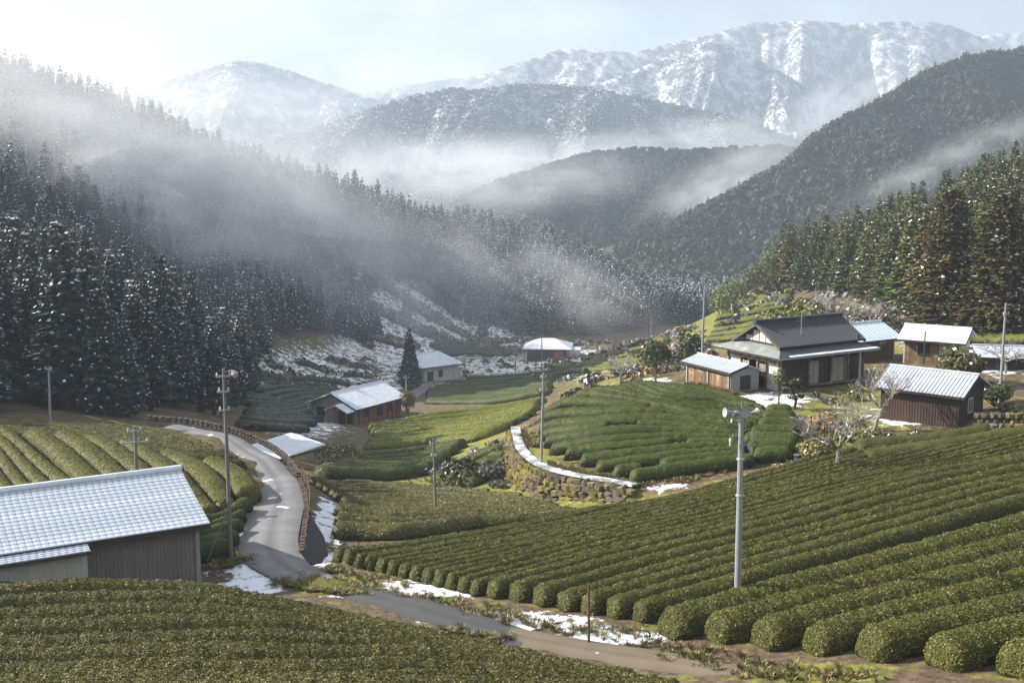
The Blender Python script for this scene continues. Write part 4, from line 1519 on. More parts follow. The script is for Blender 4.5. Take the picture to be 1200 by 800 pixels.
# walls, bay by bay on the shaded front
for a, b, mm in [(0.0, 2.9, 'dark'), (5.2, 5.5, 'dark'), (6.9, 7.2, 'greyplaster'), (8.4, L, 'plaster')]:
    MB().box(a, b, 0, .14, -.6, EV + .25).build('front_wall', M[mm], house)
MB().box(2.9, 8.4, .16, .28, -.6, EV + .25).build('front_wall', M['dark'], house)
MB().box(0, L, D - .14, D, -.6, EV + .25).build('back_wall', M['greyplaster'], house)
MB().box(-.004, .14, .15, 1.4, -.6, EV + .25).build('end_wall', M['plaster'], house)
MB().box(-.004, .14, 4.4, D - .15, -.6, EV + .25).build('end_wall', M['plaster'], house)
MB().box(-.004, .14, 1.4, 4.4, 2.1, EV + .25).build('end_wall', M['plaster'], house)
MB().box(.5, .62, 1.4, 4.4, -.6, 2.1).build('entrance_back', M['dark'], house)
MB().box(L - .14, L + .004, .15, D - .15, -.6, EV + .25).build('end_wall', M['plaster'], house)
for k, x in enumerate([3.0, 3.6, 4.2, 4.8]):
    MB().box(x, x + .52, .08, .14, .2, 2.1).build('sliding_door', M['paper' if k in (0, 1) else 'glass'], house)
for x in (5.55, 6.2):
    MB().box(x, x + .6, .08, .14, .2, 2.2).build('sliding_screen', M['paper'], house)
for x in (7.25, 7.85):
    MB().box(x, x + .52, .08, .14, .2, 2.1).build('sliding_door', M['glass'], house)
pm = MB().box(-.07, .07, -.07, .07, -.6, EV + .1).mesh('post', M['plank'])
for x, y in [(0.02, -.1), (2.95, -.1), (5.35, -.1), (7.05, -.1), (L, -.1), (-.1, 1.4), (-.1, 2.4), (-.1, 3.4), (-.1, 4.4), (-.1, D)]:
    link('post', pm, house).location = (x, y, 0)
for y in (1.45, 3.45):
    window(house, y, y + .9, -.01, .9, 2.0, 'plank', 'paper', 2, 'y', -1)
MB().box(2.9, 8.4, -.45, .06, .25, .33).build('veranda', M['plank'], house)
MB().box(-.2, -.06, .3, 5.6, 2.15, 2.3).build('tie_beam', M['plank'], house)
# skirt roof
zt = EV + .62
i = .75


def skirt(a, b, c, d, m='roofmetal'):
    return MB().slab([a, b, c, d], .07).build('skirt_roof', M[m], house)


e0, e1, f0, f1 = -o, L + o, -o, D + o
A_, B_, C_, D_ = (e0, f0, EV), (e1, f0, EV), (e1, f1, EV), (e0, f1, EV)
a_, b_, c_, d_ = (i, i, zt), (L - i, i, zt), (L - i, D - i, zt), (i, D - i, zt)
skirt(A_, B_, b_, a_, 'rooftile')
skirt((e1 + .0, f0 + .003, EV), (e1, f1 - .003, EV), (L - i, D - i, zt), (L - i, i, zt))
skirt(C_, D_, d_, c_)
skirt((e0, f1 - .003, EV), (e0, f0 + .003, EV), (i, i, zt), (i, D - i, zt))
MB().box(e0, e1, f0 - .05, f0 + .02, EV - .14, EV - .03).build('gutter', M['steel'], house)
MB().box(e0 - .05, e0 + .02, f0 + .03, f1, EV - .14, EV - .03).build('gutter', M['dark'], house)
MB().slab([(e0 + 1.2, f0 - .02, EV + .035), (e1, f0 - .02, EV + .035), (e1 - .1, f0 + .26, EV + .115), (e0 + 1.2, f0 + .24, EV + .105)], .03).build('eave_snow', M['snow'], house)
# upper gable roof
ue, ur = zt - .02, zt + 1.62
uy0, uy1 = .1, D - .1
ux0, ux1 = .05, L + .45
slope = MB().slab([(ux0, uy0, ue), (ux1, uy0, ue), (ux1, D / 2, ur), (ux0, D / 2, ur)], .1).build('roof_slope', M['rooftile'], house)
MB().slab([(ux0, D / 2, ur), (ux1, D / 2, ur), (ux1, uy1, ue), (ux0, uy1, ue)], .1).build('roof_slope', M['rooftile'], house)
rows = MB()
nr = 17
for k in range(nr):
    f = k / nr
    y, z = uy0 + (D / 2 - uy0) * f, ue + (ur - ue) * f
    y2, z2 = uy0 + (D / 2 - uy0) * (f + 1 / nr), ue + (ur - ue) * (f + 1 / nr)
    rows.slab([(ux0 + .01, y, z + .055), (ux1 - .01, y, z + .055), (ux1 - .01, y2, z2 + .012), (ux0 + .01, y2, z2 + .012)], .03)
rows.build('tile_courses', M['rooftile'], slope, kind='stuff')
rib = MB().tube([(0, uy0 - .02, ue + .05), (0, D / 2, ur + .03)], .035, 5).mesh('tile_rib', M['rooftile'])
for k in range(34):
    link('tile_rib', rib, slope).location.x = ux0 + .12 + (ux1 - ux0 - .24) * k / 33
MB().box(ux0 - .05, ux1 + .05, D / 2 - .13, D / 2 + .13, ur - .02, ur + .2).build('ridge_cap', M['rooftile'], house)
MB().box(ux0 - .1, ux0 - .02, D / 2 - .2, D / 2 + .2, ur - .1, ur + .34).build('ridge_end_tile', M['rooftile'], house)
for x in (ux0 + .01, ux1 - .09):
    for s in (0, 1):
        y = uy0 if s == 0 else uy1
        MB().slab([(x - .02, y, ue - .02), (x + .1, y, ue - .02), (x + .1, D / 2, ur - .03), (x - .02, D / 2, ur - .03)], .2).build('bargeboard', M['gable'], house)
MB().prism([(.55, .5, zt - .35), (.55, D - .5, zt - .35), (.55, D / 2, ur - .2)], (.1, 0, 0)).build('gable_wall', M['dark'], house)
for y0, y1, z0, z1 in [(1.35, 2.15, zt + .12, zt + .5), (2.25, 2.9, zt + .12, zt + .95), (3.0, 3.65, zt + .12, zt + .95), (3.75, 4.5, zt + .12, zt + .5)]:
    MB().box(.49, .546, y0, y1, z0, z1).build('gable_panel', M['plaster'], house)
MB().tube([(3.2, 1.2, ue + .3), (3.2, 1.2, ur + .75)], .035, 6).build('antenna_pole', M['steel'], house)
for k, q in ((0, zt + 1.95), (1, zt + 1.75)):
    MB().tube([(2.8, 1.2, q), (3.6, 1.2, q)], .018, 5).build('antenna_bar', M['steel'], house)
MB().box(L - .4, L - .2, .2, .34, ue + .12, ue + .42).build('ridge_end_tile', M['rooftile'], house)

# --- weathered wood shed beside it
pw = G(804, 446.5, 1.95)
uw = nrm2((.47, -.88))
shed = site('wood_shed', 'small weathered plank shed with pale snowy roof beside the farmhouse', 'shed', pw, uw)
Lw, Dw, Hw, Rw = 5.7, 2.7, 1.72, 2.1
MB().box(.1, Lw - .1, .05, .12, -.5, Hw).build('front_wall', M['dark'], shed)
MB().box(.1, Lw - .1, Dw - .12, Dw, -.5, Hw).build('back_wall', M['dark'], shed)
MB().prism([(0, .004, -.5), (0, Dw - .004, -.5), (0, Dw - .004, Hw), (0, Dw / 2, Rw - .08), (0, .004, Hw)], (.1, 0, 0)).build('end_wall', M['greyplaster'], shed)
ew = MB().prism([(Lw - .1, .004, -.5), (Lw - .1, Dw - .004, -.5), (Lw - .1, Dw - .004, Hw), (Lw - .1, Dw / 2, Rw - .08), (Lw - .1, .004, Hw)], (.1, 0, 0)).build('end_wall', M['greyplaster'], shed)
MB().box(Lw - .005, Lw + .03, .9, 1.9, .15, 1.25).build('hatch', M['dark'], shed)
plk = [MB().box(.008, .172, 0, .045 + .012 * q, -.3 + .05 * q, 1.48 - .03 * q).mesh('plank', M['plank']) for q in range(3)]
for k in range(29):
    q = link('plank', plk[(k * 7) % 3], shed)
    q.location = (.28 + k * .178, -.004, 0)
for x in (0.16, 2.9, Lw - .2):
    MB().box(x - .07, x + .07, -.09, .03, -.5, Hw).build('post', M['greyplaster'], shed)
MB().box(.25, Lw - .25, -.02, .045, 1.5, Hw - .02).build('upper_board', M['plaster'], shed)
gable_roof(shed, 0, Lw, 0, Dw, Hw, Rw, M['roofsnow'], .35, .08, 16, M['roofsnow'], M['dark'])

# --- dark brown shed on the right
pd_ = G(1031, 489.5, 2.15)
ud = nrm2((.78, -.63))
bs = site('brown_shed', 'dark brown clad shed with snowy ribbed roof at the right', 'shed', pd_, ud)
Ld, Dd, Hd, Rd = 5.35, 4.7, 2.35, 3.3
gable_walls(bs, 0, Ld, 0, Dd, Hd, Rd, M['brownwall'], M['dark'])
battens(bs, .12, Ld - .12, 0, -.5, Hd - .05, 26, M['brownwall'], 'cladding_rib', .035, .02)
battens(bs, .1, Ld - .1, -.003, Hd - .55, Hd - .02, 1, M['dark'], 'top_board', Ld - .2, .025)
window(bs, 1.6, 2.5, Ld + .0, .75, 1.75, 'plaster', 'glass', 1, 'y', 1)
gable_roof(bs, 0, Ld, 0, Dd, Hd, Rd, M['roofsnow'], .42, .09, 24, M['roofsnow'], M['dark'])

# --- further buildings
def hip_roof(root, L, D, ze, zr, m, over, inset):
    a, b, c, d = -over, L + over, -over, D + over
    p, q = (inset, D / 2, zr), (L - inset, D / 2, zr)
    A, B, Cc, Dd = (a, c, ze), (b, c, ze), (b, d, ze), (a, d, ze)
    for poly in ([A, B, q, p], [B, Cc, q], [Cc, Dd, p, q], [Dd, A, p]):
        n = len(poly)
        MB().add([*poly] + [(x, y, z - .14) for x, y, z in poly], [tuple(range(n)), tuple(range(n, 2 * n))[::-1]] + [(i, i + n, (i + 1) % n + n, (i + 1) % n) for i in range(n)]).build('roof_slope', M[m], root)
    MB().tube([p, q], .12, 6).build('ridge_cap', M[m], root)


def cottage(name, label, p, u, L, D, H_, R, wf, we, roof, over=.5, wins=(), group=None, seams=0, fascia='dark', hip=None):
    r = site(name, label, 'house', p, nrm2(u), group)
    gable_walls(r, 0, L, 0, D, H_, H_ + .12 if hip else R, M[wf], M[we], 1.0)
    if hip:
        hip_roof(r, L, D, H_, R, roof, over, hip)
    else:
        gable_roof(r, 0, L, 0, D, H_, R, M[roof], over, .12, seams, M[roof], M[fascia])
    for w in wins:
        window(r, w[0], w[1], w[5] if len(w) > 5 else -.0, w[2], w[3], 'dark', w[4], 1, *((w[6], w[7]) if len(w) > 6 else ('x', -1)))
    return r


c = cottage('cottage', 'cottage with bright snowy roof behind the brown shed', G(1058, 425, 2), (.86, -.5), 4.7, 4.4, 2.3, 3.1, 'plank', 'plaster', 'snow',
            wins=[(1.2, 2.2, .8, 1.9, 'glass'), (2.9, 4.2, .3, 2.0, 'paper')])
MB().tube([(1.9, -.7, -.5), (1.9, -.7, 3.0)], .06, 6).build('stove_pipe', M['dark'], c)
cottage('annexe', 'pale blue sheet-roofed annexe behind the right end of the farmhouse', W(1004, 426, 107), (.86, .5), 4.6, 4.4, 2.2, 3.2, 'brownwall', 'greyplaster', 'roofblue', wins=[(2.6, 3.6, .8, 1.9, 'glass')], seams=12)
cottage('garden_shed', 'low garden shed under a snow sheet roof at the right edge', G(1150, 437, 2.2), (.97, -.2), 5.0, 4.2, 1.5, 2.0, 'dark', 'dark', 'roofsnow', wins=[(1, 2, .4, 1.2, 'glass')])

# white-roofed brown house in the valley
pm_ = G(417.5, 500, -14.6)
mh = cottage('brown_house', 'orange-brown wooden house with white roof standing in the valley', pm_, (.54, .84), 9.4, 7.6, 2.6, 4.1, 'orange', 'greyplaster', 'snow', .6,
             wins=[(1.8, 2.7, .9, 2.1, 'glass'), (4.2, 5.2, .6, 2.1, 'glass'), (6.4, 7.2, .9, 2.0, 'glass'), (5.2, 6.6, .8, 2.0, 'glass', -.0, 'y', -1)], seams=0)
for y in (.2, 1.6, 3.2):
    MB().tube([(-1.7, y, -1), (-1.7, y, 2.3)], .1, 6).build('porch_post', M['orange'], mh)
MB().slab([(-2.1, -.35, 2.2), (0, -.35, 2.2), (0, 1.7, 3.0), (-2.1, 1.7, 3.0)], .12).build('porch_roof', M['snow'], mh)
MB().slab([(-2.1, 1.7, 3.0), (0, 1.7, 3.0), (0, 3.7, 2.2), (-2.1, 3.7, 2.2)], .12).build('porch_roof', M['snow'], mh)
MB().prism([(-1.75, -.1, 2.2), (-1.75, 3.4, 2.2), (-1.75, 1.7, 2.85)], (.12, 0, 0)).build('porch_gable', M['orange'], mh)
MB().box(-.06, -.005, .6, 2.9, -.6, 2.1).build('door', M['dark'], mh)
for k in range(9):
    x = .5 + k * .98
    MB().box(x - .06, x + .06, -.06, -.005, -.8, 2.5).build('post', M['dark'], mh)

wh = cottage('white_house', 'white-walled farmhouse with snowy roof in the shaded valley', G(497, 449, -24), (.78, .62), 8.2, 7.4, 3.2, 5.3, 'plaster', 'plaster', 'snow', .8,
             wins=[(.8, 2.2, .3, 2.1, 'glass'), (3.4, 4.4, .8, 2.2, 'glass'), (1.5, 3.0, .8, 2.2, 'glass', -.0, 'y', -1)], fascia='greyplaster', hip=2.2)
MB().slab([(-2.6, .4, 2.0), (-.1, .4, 2.9), (-.1, 6.6, 2.9), (-2.6, 6.6, 2.0)], .14).build('porch_roof', M['snow'], wh)
MB().box(-2.3, -2.15, .6, 6.4, -1.0, 1.95).build('porch_wall', M['plaster'], wh)
hf = cottage('far_house', 'brown house with broad white roof at the foot of the wood', G(617, 421, -27), (.995, -.08), 9.6, 8.4, 2.6, 4.4, 'brownwall', 'plaster', 'snow', .9,
             wins=[(1, 2.2, .8, 2.0, 'glass'), (6.2, 8.4, .2, 2.1, 'orange')], hip=3.2)
MB().box(9.75, 12.2, 1.2, 5.5, -1, 2.2).build('side_room', M['plaster'], hf)
MB().slab([(9.7, 1.0, 2.35), (12.5, 1.0, 2.1), (12.5, 5.8, 2.1), (9.7, 5.8, 2.35)], .12).build('porch_roof', M['snow'], hf)

# carport below the road
cpx = W(332, 541, 101)
cr_ = site('carport', 'open carport with white sheet roof below the road wall', 'carport', (cpx[0], cpx[1], -7.6), nrm2((.62, .78)))
MB().slab([(-.4, -.2, 2.45), (4.6, -.2, 2.75), (4.6, 4.2, 3.15), (-.4, 4.2, 2.85)], .1).build('roof', M['snow'], cr_)
for x, y in [(0, 0), (4.2, 0), (0, 3.9), (4.2, 3.9)]:
    MB().tube([(x, y, -1.2), (x, y, 2.5 + .08 * y)], .07, 6).build('post', M['steel'], cr_)
MB().box(0, 4.2, 3.95, 4.05, -1.2, 2.7).build('back_wall', M['greyplaster'], cr_)
MB().box(-.45, 4.65, -.24, -.18, 2.3, 2.45).build('fascia', M['dark'], cr_)

# ------------------------------------------------------------------ walls
def polyline3(pxs, step):
    p = resample([gxy(*q) for q in pxs], step)
    return p


def stone_mesh(seed, sx, sy, sz):
    rg = np.random.default_rng(seed)
    V, Fc = [], []
    g = [(-1, -1), (1, -1), (1, 1), (-1, 1)]
    g = [(a * rg.uniform(.7, 1.1), b * rg.uniform(.7, 1.1)) for a, b in g]
    for yy, sc in ((1, 1.0), (-.45, .98), (-1, .62)):
        for a, b in g:
            j = rg.uniform(-.16, .16, 3)
            V.append(((a * sc + j[0]) * sx / 2, (yy + j[1] * .6) * sy / 2, (b * sc + j[2]) * sz / 2))
    for r in (0, 4):
        for k in range(4):
            Fc.append((r + k, r + (k + 1) % 4, r + 4 + (k + 1) % 4, r + 4 + k))
    Fc += [(8, 9, 10, 11), (3, 2, 1, 0)]
    return MB().add(V, Fc)


wt = polyline3(WALL_TOP[:6], .62)
wroot = thing('stone_wall', 'curved mossy stone wall holding up the round tea mound', 'stone wall', (wt[0][0], wt[0][1], -1.1))
vals = [stone_mesh(900 + k, .62 + .09 * (k % 4), .5, .46 + .06 * (k % 3)).mesh('stone', M['stone']) for k in range(8)]
tg = np.gradient(wt, axis=0)
tg /= np.linalg.norm(tg, axis=1, keepdims=True)
out = np.stack([tg[:, 1], -tg[:, 0]], -1)     # outward: right of the direction of travel
ztop = H(wt[:, 0] - out[:, 0] * .25, wt[:, 1] - out[:, 1] * .25) + .1
ztop = np.convolve(np.pad(ztop, 3, 'edge'), np.ones(7) / 7, 'valid')
O3 = np.array(wroot.location)
zb = H(wt[:, 0] + out[:, 0] * 1.5, wt[:, 1] + out[:, 1] * 1.5)
core = MB()
for k in range(len(wt) - 1):
    a, b = wt[k] + out[k] * .25, wt[k + 1] + out[k + 1] * .25
    a2, b2 = wt[k] + out[k] * .9, wt[k + 1] + out[k + 1] * .9
    core.add([(*a, ztop[k]), (*b, ztop[k + 1]), (*b2, zb[k + 1] - .6), (*a2, zb[k] - .6)], [(3, 2, 1, 0)])
core.v = [tuple(np.array(q) - O3) for q in core.v]
core.build('wall_core', M['retain'], wroot)
ns = 0
for k in range(len(wt)):
    hgt = ztop[k] - zb[k]
    nc = max(1, int(round(hgt / .42)))
    for c_ in range(nc):
        if ns >= 295:
            break
        f = (c_ + .5) / nc
        q = wt[k] + tg[k] * (.31 if c_ % 2 else 0) + out[k] * (.36 + .5 * f)
        s = link('stone', vals[rng.integers(0, 8)], wroot)
        s.location = (q[0] - O3[0], q[1] - O3[1], ztop[k] - .05 - hgt * f - O3[2] + rng.uniform(-.06, .06))
        s.rotation_euler = (rng.uniform(-.12, .12), rng.uniform(-.4, .4), math.atan2(tg[k][1], tg[k][0]) + rng.uniform(-.12, .12))
        s.scale = (rng.uniform(.8, 1.1), rng.uniform(.8, 1.3), rng.uniform(.85, 1.12))
        ns += 1
cop = MB()
for k in range(len(wt) - 1):
    if k % 1 == 0:
        a, b = wt[k], wt[k + 1]
        cop = MB().slab([(*(a - out[k] * .34 - O3[:2]), ztop[k] + .12 - O3[2]), (*(a + out[k] * .36 - O3[:2]), ztop[k] + .12 - O3[2]),
                         (*(b + out[k + 1] * .36 - tg[k] * .03 - O3[:2]), ztop[k + 1] + .12 - O3[2]), (*(b - out[k + 1] * .34 - tg[k] * .03 - O3[:2]), ztop[k + 1] + .12 - O3[2])], .1)
        cop.build('coping_slab', M['kerb'], wroot)

# low stone wall under the brown shed's yard
rw = polyline3([(1147, 500, 2.4), (1175, 499, 2.7), (1225, 497, 3.1)], .5)
rroot = thing('rubble_wall', 'low rubble stone wall at the right edge under the garden', 'stone wall', (rw[0][0], rw[0][1], 2.3))
RO = np.array(rroot.location)
v2 = [stone_mesh(950 + k, .5 + .06 * (k % 3), .5, .36).mesh('stone', M['stone']) for k in range(6)]
for k, q in enumerate(rw):
    for c_ in range(3):
        s = link('stone', v2[rng.integers(0, 6)], rroot)
        s.location = (q[0] - RO[0] + (.25 if c_ % 2 else 0), q[1] - RO[1] + .05 * c_, h1(*q) + .12 + .33 * c_ - RO[2])
        s.rotation_euler = (rng.uniform(-.1, .1), rng.uniform(-.2, .2), rng.uniform(-.15, .15) - .1)

# parapet along the road and the dark retaining wall under it
pw_ = polyline3([(353, 648, .2), (356, 624, .1), (359, 600, .05), (355, 575, -.1), (338, 546, -.35), (312, 526, -.45), (275, 510.5, -.5), (225, 499.5, -.55), (175, 495.5, -.6)], .56)
proot = thing('road_parapet', 'low rusty stone parapet along the outer edge of the road', 'parapet', (pw_[0][0], pw_[0][1], .2))
PO = np.array(proot.location)
zp = np.interp(np.arange(len(pw_)), [0, 14, 28, 42, len(pw_) - 1], [.25, .15, -.1, -.35, -.5]) + .05
tgp = np.gradient(pw_, axis=0)
blk = [stone_mesh(970 + k, .55, .26, .27).mesh('block', M['redstone']) for k in range(6)]
for k in range(len(pw_)):
    far = k > 27
    for c_ in range(2 if far else 1):
        s = link('block', blk[rng.integers(0, 6)], proot)
        s.location = (pw_[k][0] - PO[0], pw_[k][1] - PO[1], zp[k] + (.12 + .25 * c_ if far else .06) - PO[2])
        s.rotation_euler = (0, rng.uniform(-.05, .05), math.atan2(tgp[k][1], tgp[k][0]) + math.pi + rng.uniform(-.06, .06))
        s.scale = (rng.uniform(.85, 1.05), 1, (.62 if far else .42) * rng.uniform(.8, 1.2))
post = MB().tube([(0, 0, 0), (0, 0, .85)], .035, 6).mesh('rail_post', M['rust'])
for k in range(0, 28, 3):
    link('rail_post', post, proot).location = (pw_[k][0] - PO[0] + .22, pw_[k][1] - PO[1], zp[k] - PO[2])
for hz_ in (.42, .8):
    MB().tube([(q[0] - PO[0] + .22, q[1] - PO[1], z_ + hz_ - PO[2]) for q, z_ in zip(pw_[:28], zp[:28])], .022, 5).build('rail', M['rust'], proot)
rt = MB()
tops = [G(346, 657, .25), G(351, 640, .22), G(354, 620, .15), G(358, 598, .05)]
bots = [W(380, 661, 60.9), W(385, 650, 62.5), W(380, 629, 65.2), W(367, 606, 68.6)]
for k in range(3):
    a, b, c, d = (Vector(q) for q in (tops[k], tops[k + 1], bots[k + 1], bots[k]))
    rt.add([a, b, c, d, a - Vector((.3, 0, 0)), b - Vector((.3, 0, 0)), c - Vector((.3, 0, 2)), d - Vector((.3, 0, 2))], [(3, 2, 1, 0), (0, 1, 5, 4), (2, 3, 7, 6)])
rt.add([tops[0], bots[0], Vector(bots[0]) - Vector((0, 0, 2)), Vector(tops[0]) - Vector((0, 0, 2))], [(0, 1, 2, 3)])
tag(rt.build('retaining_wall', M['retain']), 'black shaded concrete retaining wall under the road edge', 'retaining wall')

# ------------------------------------------------------------------ poles
def pole(name, label, base, top_px, r, m='concrete', cat='utility pole', group='utility poles of the village', arms=(), d=None):
    x, y, z_ = base
    tp = W(top_px[0], top_px[1], y)
    h = tp[2] - z_
    t = thing(name, label, cat, (x, y, z_ - .3), 0, group)
    lx = tp[0] - x
    MB().tube([(0, 0, 0), (lx * .5, 0, (h + .3) * .5), (lx, 0, h + .3)], [r, r * .85, r * .68], 10).build('shaft', M[m], t)
    for (dz, ln, ang) in arms:
        a = MB().box(-ln / 2, ln / 2, -.04, .04, -.04, .04).build('crossarm', M['steel'], t)
        a.location, a.rotation_euler = (lx, -r, h + .3 - dz), (0, 0, ang)
        for s in (-.42, .42):
            i_ = MB().tube([(s * ln, 0, .04), (s * ln, 0, .09), (s * ln, 0, .2)], [.05, .06, .03], 6).build('insulator', M['insul'], a)
    return t, h + .3, lx


p1, h, lx = pole('utility_pole', 'tall thin pole with a small lamp at the barn corner', G(271, 655, .3), (262, 432), .115, 'darkpole', arms=[(.35, .7, .3), (1.1, .5, .3), (2.0, .5, .5)])
lamp = MB().tube([(lx, 0, h - .15), (lx + .5, -.1, h - .05)], .03, 5).build('lamp_arm', M['steel'], p1)
MB().tube([(lx + .45, -.1, h - .08), (lx + .55, -.1, h - .22), (lx + .6, -.1, h - .4)], [.08, .2, .1], 8).build('lamp_shade', M['paper'], p1)
MB().tube([(.0, 0, 3.0), (-1.1, -.4, .3)], .02, 5).build('guy_wire', M['steel'], p1)
yb = 68.0
xb = W(160, 556, yb)[0]
pole('utility_pole', 'short dark pole rising behind the barn ridge', (xb, yb, h1(xb, yb)), (158, 499), .13, 'darkpole', arms=[(.25, .8, .5), (.9, 1.6, .4)])
pole('utility_pole', 'thin pole at the back of the left tea field before the wood', (W(59, 497, 93)[0], 93, h1(W(59, 497, 93)[0], 93)), (57, 429), .11, 'concrete', arms=[(.2, .5, .2)])
b5 = W(511, 625, 76)
pole('utility_pole', 'slender dark pole amid the terrace beyond the central field', (b5[0], b5[1], h1(b5[0], b5[1])), (508, 514), .09, 'darkpole', arms=[(.3, .5, .4), (1.1, .3, .2)])
pole('utility_pole', 'pale pole on the coping of the curved stone wall', G(634, 545, -.7), (637, 437), .1, 'concrete', arms=[(.3, .4, .4), (1.2, .5, .2)])
b7 = W(822, 428, 101)
pole('utility_pole', 'tall pole between the plank shed and the farmhouse', (b7[0], b7[1], h1(b7[0], b7[1])), (826, 336), .11, 'concrete', arms=[(.3, 1.0, .2), (.8, .7, .2)])
b8 = W(1171, 475, 86)
pole('utility_pole', 'pale leaning pole beside the brown shed at the right edge', (b8[0], b8[1], h1(b8[0], b8[1])), (1179, 355), .11, 'concrete', arms=[(.8, .5, .4)])
for (px_, py_, d, ty, lab) in [(476, 478, 164, 440, 'thin dark pole beside the golden conifer'), (700, 414, 262, 396, 'far pole on the saddle before the wood'), (635, 427, 232, 391, 'thin far pole in front of the far house'),
                               (604, 436, 236, 412, 'short far pole left of the far house'), (763, 400, 300, 372, 'tiny far pole at the right end of the valley')]:
    b = W(px_, py_, d)
    pole('utility_pole', lab, (b[0], b[1], h1(b[0], b[1])), (px_, ty), .12, 'concrete', arms=[(.3, .8, .3)])

# loudspeaker pole
p4, h, lx = pole('loudspeaker_pole', 'tall steel pole carrying horn loudspeakers at the edge of the central field', G(864, 713, 1.6), (869, 484), .15, 'steel', 'loudspeaker pole', None)


def horn(parent, p, ang, s, el=-.1):
    prof = [(0, .05), (.1, .06), (.22, .09), (.34, .15), (.42, .22), (.44, .24)]
    mb = MB()
    mb.tube([(q * s * 1.3, 0, 0) for q, _ in prof], [r_ * s for _, r_ in prof], 14, False)
    mb.add(*[[(.40 * s * 1.3, 0, 0)] + [(.44 * 1.3 * s, .225 * s * math.cos(k * math.pi / 7), .225 * s * math.sin(k * math.pi / 7)) for k in range(14)], [(0, 1 + k, 1 + (k + 1) % 14) for k in range(14)]])
    o_ = mb.build('horn', M['speaker'], parent, smooth=True)
    o_.location, o_.rotation_euler = p, (0, el, ang)
    MB().tube([(-.2 * s, 0, 0), (.02 * s, 0, 0)], [.09 * s, .1 * s], 10).build('horn_driver', M['steel'], o_)
    return o_


MB().box(lx - .35, lx + .35, -.04, .04, h - .12, h - .04).build('bracket', M['steel'], p4)
horn(p4, (lx - .28, -.12, h + .05), math.radians(200), .82)
horn(p4, (lx + .08, -.15, h + .10), math.radians(265), .85)
horn(p4, (lx + .3, .05, h - .02), math.radians(20), .7)
horn(p4, (lx - .18, -.05, h - .3), math.radians(190), .42)
MB().tube([(lx + .05, 0, h), (lx - .02, 0, h + .45)], .015, 5).build('lightning_rod', M['steel'], p4)
for sx_, zz in ((-1, h - 1.0), (1, h - .75), (1, h - 1.35)):
    MB().tube([(lx, 0, zz), (lx + sx_ * .32, -.05, zz + .12), (lx + sx_ * .42, -.05, zz - .1)], .022, 5).build('side_arm', M['steel'], p4)
    MB().tube([(lx + sx_ * .42, -.05, zz - .32), (lx + sx_ * .42, -.05, zz - .1), (lx + sx_ * .42, -.05, zz)], [.05, .07, .03], 7).build('insulator', M['insul'], p4)
for zz in (h - 1.9, h - 3.4):
    MB().tube([(lx * .7, 0, zz), (lx * .7, 0, zz + .06)], .165, 10).build('band', M['insul'], p4)
p9, h, lx = pole('rusty_post', 'short rusty brown post standing on the lane verge', G(690, 754, 1.15), (690, 684), .06, 'rust', 'post', None)

# ------------------------------------------------------------------ garden trees and shrubs
def bare_tree(label, base, h, spread, seed, m='palebark', lean=(0, 0), twigs=5, name='bare_tree', group=None, r0=.12):
    rg = random.Random(seed)
    t = thing(name, label, 'tree', (base[0], base[1], base[2] - .15), 0, group)
    tr, br = MB(), MB()
    fork = Vector((lean[0] * .5, lean[1] * .5, h * .34))
    tr.tube([(0, 0, 0), fork * .5 + Vector((rg.uniform(-.08, .08), 0, 0)), fork], [r0 * 1.2, r0, r0 * .8], 8)

    def grow(p, d, ln, r, lev):
        pts, q = [p], p
        for k in range(3):
            d = (d + Vector((rg.uniform(-.3, .3), rg.uniform(-.3, .3), rg.uniform(-.12, .2)))).normalized()
            q = q + d * ln / 3
            pts.append(q)
        br.tube(pts, [r, r * .85, r * .7, r * .5], 5 if lev < 2 else 3, False)
        if lev >= 4:
            return
        for k in range(twigs if lev == 0 else 3 if lev < 3 else 2):
            f = rg.uniform(.45, 1.0)
            s = pts[min(3, int(f * 3))] * .5 + pts[min(3, int(f * 3) + 1)] * .5 if f < .99 else pts[3]
            nd = (d * .8 + Vector((rg.uniform(-1, 1), rg.uniform(-1, 1), rg.uniform(-.35, .75)))).normalized()
            grow(s, nd, ln * rg.uniform(.5, .75), max(.008, r * .55), lev + 1)
    for k in range(5):
        a = k * 1.256 + rg.uniform(-.4, .4)
        d = Vector((math.cos(a) * spread, math.sin(a) * spread, h * .42)).normalized()
        d = (d + Vector((lean[0], lean[1], 0)) * .12).normalized()
        grow(fork, d, h * .40, r0 * .55, 0)
    tr.build('trunk', M[m], t)
    br.build('branches', M[m], t)
    return t


def leafy_tree(name, label, base, h, R, seed, cols, n=420, trunk=.35, size=.17, snow_p=.05, cat='tree', group=None, lump=.35, tr=.1):
    t = thing(name, label, cat, (base[0], base[1], base[2] - .1), 0, group)
    if trunk > 0:
        mb = MB().tube([(0, 0, -.2), (.04, 0, h * trunk), (0, .03, h * .75)], [tr, tr * .8, tr * .3], 7)
        for k in range(4):
            a = k * 1.6 + seed
            mb.tube([(.03, 0, h * trunk * (.9 + .15 * k)), (math.cos(a) * R * .6, math.sin(a) * R * .6, h * (trunk + .22 + .05 * k))], [tr * .5, tr * .2], 5)
        mb.build('trunk', M['bark'], t)
    link('crown' if trunk > 0 else 'foliage', blob_crown(R, h * (1 - trunk * .9), int(n * 2.3), seed, cols, snow_p * .6, size * .62, h * trunk * .9, 'crown', lump), t)
    return t


